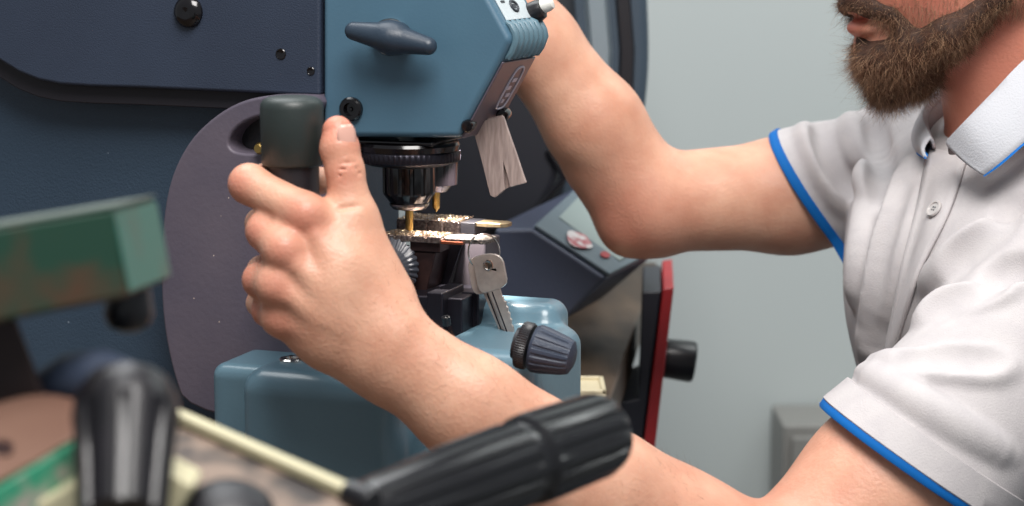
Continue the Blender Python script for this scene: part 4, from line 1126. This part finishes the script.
# stitching down the placket edge
bm = B(); q = []
for i in range(25):
    t = i/24*7; j = min(int(t), 6); u = t-j; l_ = np.array(L_[j])*(1-u)+np.array(L_[j+1])*u+(4, 1)
    h_ = f.hit(*l_, 1.36)
    if h_ is not None: q.append(h_+f.grad(h_)[0]*.0038)
q = np.array(q)
for _ in range(10): q[1:-1] = q[1:-1]*.5+(q[:-2]+q[2:])*.25
tube(bm, q, .00035, 6); obj('stitching', bm, mat('seam thread', 'b9b3b4', .8), shirt)
def button(x, y):
    h_ = f.hit(x, y); n_ = f.grad(h_)[0]
    c_ = h_+n_*.0035
    bm = B(); lathe(bm, c_, n_, [(-.001, .005), (0, .0062), (.0012, .0066), (.0022, .0060), (.0022, .0050), (.0013, .0044), (.0013, 0)], 32)
    bt = obj('button', bm, mat('pearl button', 'b9b4b2', .2, spec=.8, coat=.5), shirt)
    a, b, d = frame(n_); bm = B()
    for i in range(4):
        u = math.pi/4+i*math.pi/2; lathe(bm, c_+n_*.0012+(a*math.cos(u)+b*math.sin(u))*.0015, n_, [(0, .0007), (.0003, .0007), (.0003, 0)], 10)
    obj('button_holes', bm, M['ink'], bt)
button(938, 212)
# collar: fold line round the neck and free edge
fold = [P(946, 143, 1.395), P(966, 122, 1.372), P(995, 92, 1.372), P(1026, 60, 1.385), P(1068, 30, 1.43), P(1085, 22, 1.485), P(1070, 28, 1.54), P(1020, 56, 1.565), P(975, 74, 1.56), P(944, 88, 1.54), P(923, 112, 1.505), P(930, 138, 1.45)]
free = [P(984, 176, 1.352), P(1002, 163, 1.345), P(1026, 142, 1.345), P(1062, 112, 1.36), P(1105, 80, 1.42), P(1125, 70, 1.49), P(1108, 78, 1.57), P(1055, 100, 1.61), P(1000, 122, 1.60), P(950, 130, 1.575), P(915, 146, 1.53), P(926, 158, 1.44)]
def interp(pts_, n):
    from mathutils.geometry import interpolate_bezier
    p = [np.asarray(q) for q in pts_]; out = []
    for i in range(len(p)-1):
        t0_ = (p[min(i+1, len(p)-1)]-p[max(i-1, 0)])/6; t1_ = (p[min(i+2, len(p)-1)]-p[i])/6
        for u in np.linspace(0, 1, n, endpoint=False):
            out.append((1-u)**3*p[i]+3*(1-u)**2*u*(p[i]+t0_)+3*(1-u)*u*u*(p[i+1]-t1_)+u**3*p[i+1])
    return out+[p[-1]]
fo, fe = interp(fold, 6), interp(free, 6)
ncen = np.array([P(1005, 100, 1.47)[0], 1.47])
bm = B(); g = []
for a, b in zip(fo, fe):
    inner = a.copy(); dxy = inner[:2]-ncen; inner[:2] -= dxy*.05; inner[2] -= .004
    out2 = inner.copy(); out2[2] -= .004+.03*min(1, len(g)/14, (len(fo)-1-len(g))/14); out2[:2] -= dxy*.02
    row = [out2, inner, a]
    for u in (.12, .3, .5, .7, .88, 1.): 
        q = a*(1-u)+b*u; q[:2] += nrm(dxy)*.004*math.sin(math.pi*u); row.append(q)
    g.append(row)
st_g = [r_[:2] for r_ in g]; sweep(bm, [r_[1:] for r_ in g], close=False, cap=False)
rib = mat('ribbed collar knit', 'b9babf', .85, bump=.3, bscale=700, spec=.15)
o = obj('collar', bm, rib, shirt, sharp=80); md = o.modifiers.new('solid', 'SOLIDIFY'); md.thickness = .0024; md.offset = 0
bm = B(); sweep(bm, st_g, close=False, cap=False); so2 = obj('collar_stand', bm, mat('shaded collar inside', '8a7f80', .85), shirt, sharp=80); md = so2.modifiers.new('solid', 'SOLIDIFY'); md.thickness = .002; md.offset = 0  # inside of the collar coloured darker to paint in its shade
bm = B(); e_ = []
rows = []
for a, b in zip(fo, fe):
    d_ = nrm(b-a); n_ = nrm(np.array([b[0]-ncen[0], b[1]-ncen[1], 0]))
    rows.append([b-d_*.0032+n_*.0016, b+d_*.0006+n_*.0016, b+d_*.0006-n_*.001, b-d_*.0032-n_*.0014])
sweep(bm, rows, close=True, cap=True); obj('collar_trim', bm, blue_trim, o)

# trousers, shoes and the stool he sits on (below the frame)
f = Field(steps((-.16, .64, .008)), steps((1.2, 1.8, .008)), steps((-.01, .66, .008)))
HIP = BL+np.array([.02, 0, -.16]); f.ell(HIP, (.15, .175, .12), k=.03)
for s_ in (-1, 1):
    h0 = HIP+(0, .09*s_, -.03); kn_ = h0+np.array([-.40, .06*s_, -.005]); an = np.array([kn_[0]+.04, kn_[1], .10])
    f.chain([h0, kn_, an], [.088, .062, .052], k=.03)
me, _ = f.mesh('trousers'); tr_ = link('trousers', me, mat('dark trousers', '2d3240', .8, bump=.2, bscale=500), man); tr_.location = V(-mo_)
for s_ in (-1, 1):
    kx, ky = HIP[0]-.36, HIP[1]+.15*s_
    f = Field(steps((kx-.24, kx+.12, .006)), steps((ky-.08, ky+.08, .006)), steps((-.006, .14, .006)))
    f.ell((kx-.06, ky, .035), (.135, .048, .05), k=.01); f.cap((kx, ky, .04), (kx, ky, .11), .048, .05, k=.02); f.rbox((kx-.3, ky-.1, -.1), (kx+.3, ky+.1, .0), .0, k=0, op='sub')
    me, _ = f.mesh('shoe'); so_ = link('shoe', me, M['black'], man); so_.location = V(-mo_)
for o in list(man.children):
    if o.name.split('.')[0] not in ('body', 'beard', 'hair', 'shirt', 'trousers', 'shoe'): o.location = V(-mo_)
sz = HIP[2]-.122
stl = empty('stool', (HIP[0]+.02, HIP[1], 0), 0, 'round black work stool under the seated man', 'stool')
bm = B(); lathe(bm, (0, 0, 0), (0, 0, 1), [(sz-.06, .0), (sz-.06, .16), (sz-.05, .175), (sz-.02, .178), (sz, .16), (sz, 0)], 48); obj('seat', bm, M['black'], stl)
bm = B(); tube(bm, [(0, 0, .06), (0, 0, sz-.055)], .025, 24); obj('column', bm, M['dark'], stl)
for i in range(5):
    u = i*2*math.pi/5; bm = B(); tube(bm, [(0, 0, .075), (.25*math.cos(u), .25*math.sin(u), .03)], [.022, .014], 16); lathe(bm, (.25*math.cos(u), .25*math.sin(u), 0), (0, 0, 1), [(0, .018), (.03, .02), (.032, 0)], 16); obj('leg', bm, M['dark'], stl)
# ================================================================== light
def area(name, loc, target, size, energy, color=(1, 1, 1), sy=None):
    l = bpy.data.lights.new(name, 'AREA'); l.energy = energy; l.size = size; l.color = color
    if sy: l.shape = 'RECTANGLE'; l.size_y = sy
    o = bpy.data.objects.new(name, l); COL.objects.link(o); o.location = loc
    d = Vector(target)-Vector(loc); o.rotation_euler = d.to_track_quat('-Z', 'Y').to_euler(); return o
area('overhead_main', (.15, .25, 2.5), (.1, 1.4, 1.0), 1.0, 58, (1, .97, .94))  # soft main light added overhead, with no window behind it
area('ceiling_light', (-.5, 1.9, 2.6), (0, 1.6, .9), 1.2, 26, (.97, .99, 1))
area('wall_wash', (1.2, 2.1, 2.5), (1.1, 2.75, 1.5), .8, 16, (.96, 1, .98))
sp = bpy.data.lights.new('machine_lamp', 'SPOT'); sp.energy = 5; sp.spot_size = rad(80); sp.spot_blend = .7; sp.shadow_soft_size = .006; sp.color = (1, .93, .84)
so = bpy.data.objects.new('machine_lamp', sp); COL.objects.link(so); so.location = V(mw(mloc(466, 150, .05))); so.rotation_euler = (rad(4), rad(10), 0)
w = bpy.data.worlds.new('world'); scene.world = w; w.use_nodes = True
w.node_tree.nodes['Background'].inputs[0].default_value = (.80, .86, .92, 1); w.node_tree.nodes['Background'].inputs[1].default_value = .36
scene.view_settings.view_transform = 'Standard'
scene.view_settings.exposure = 0
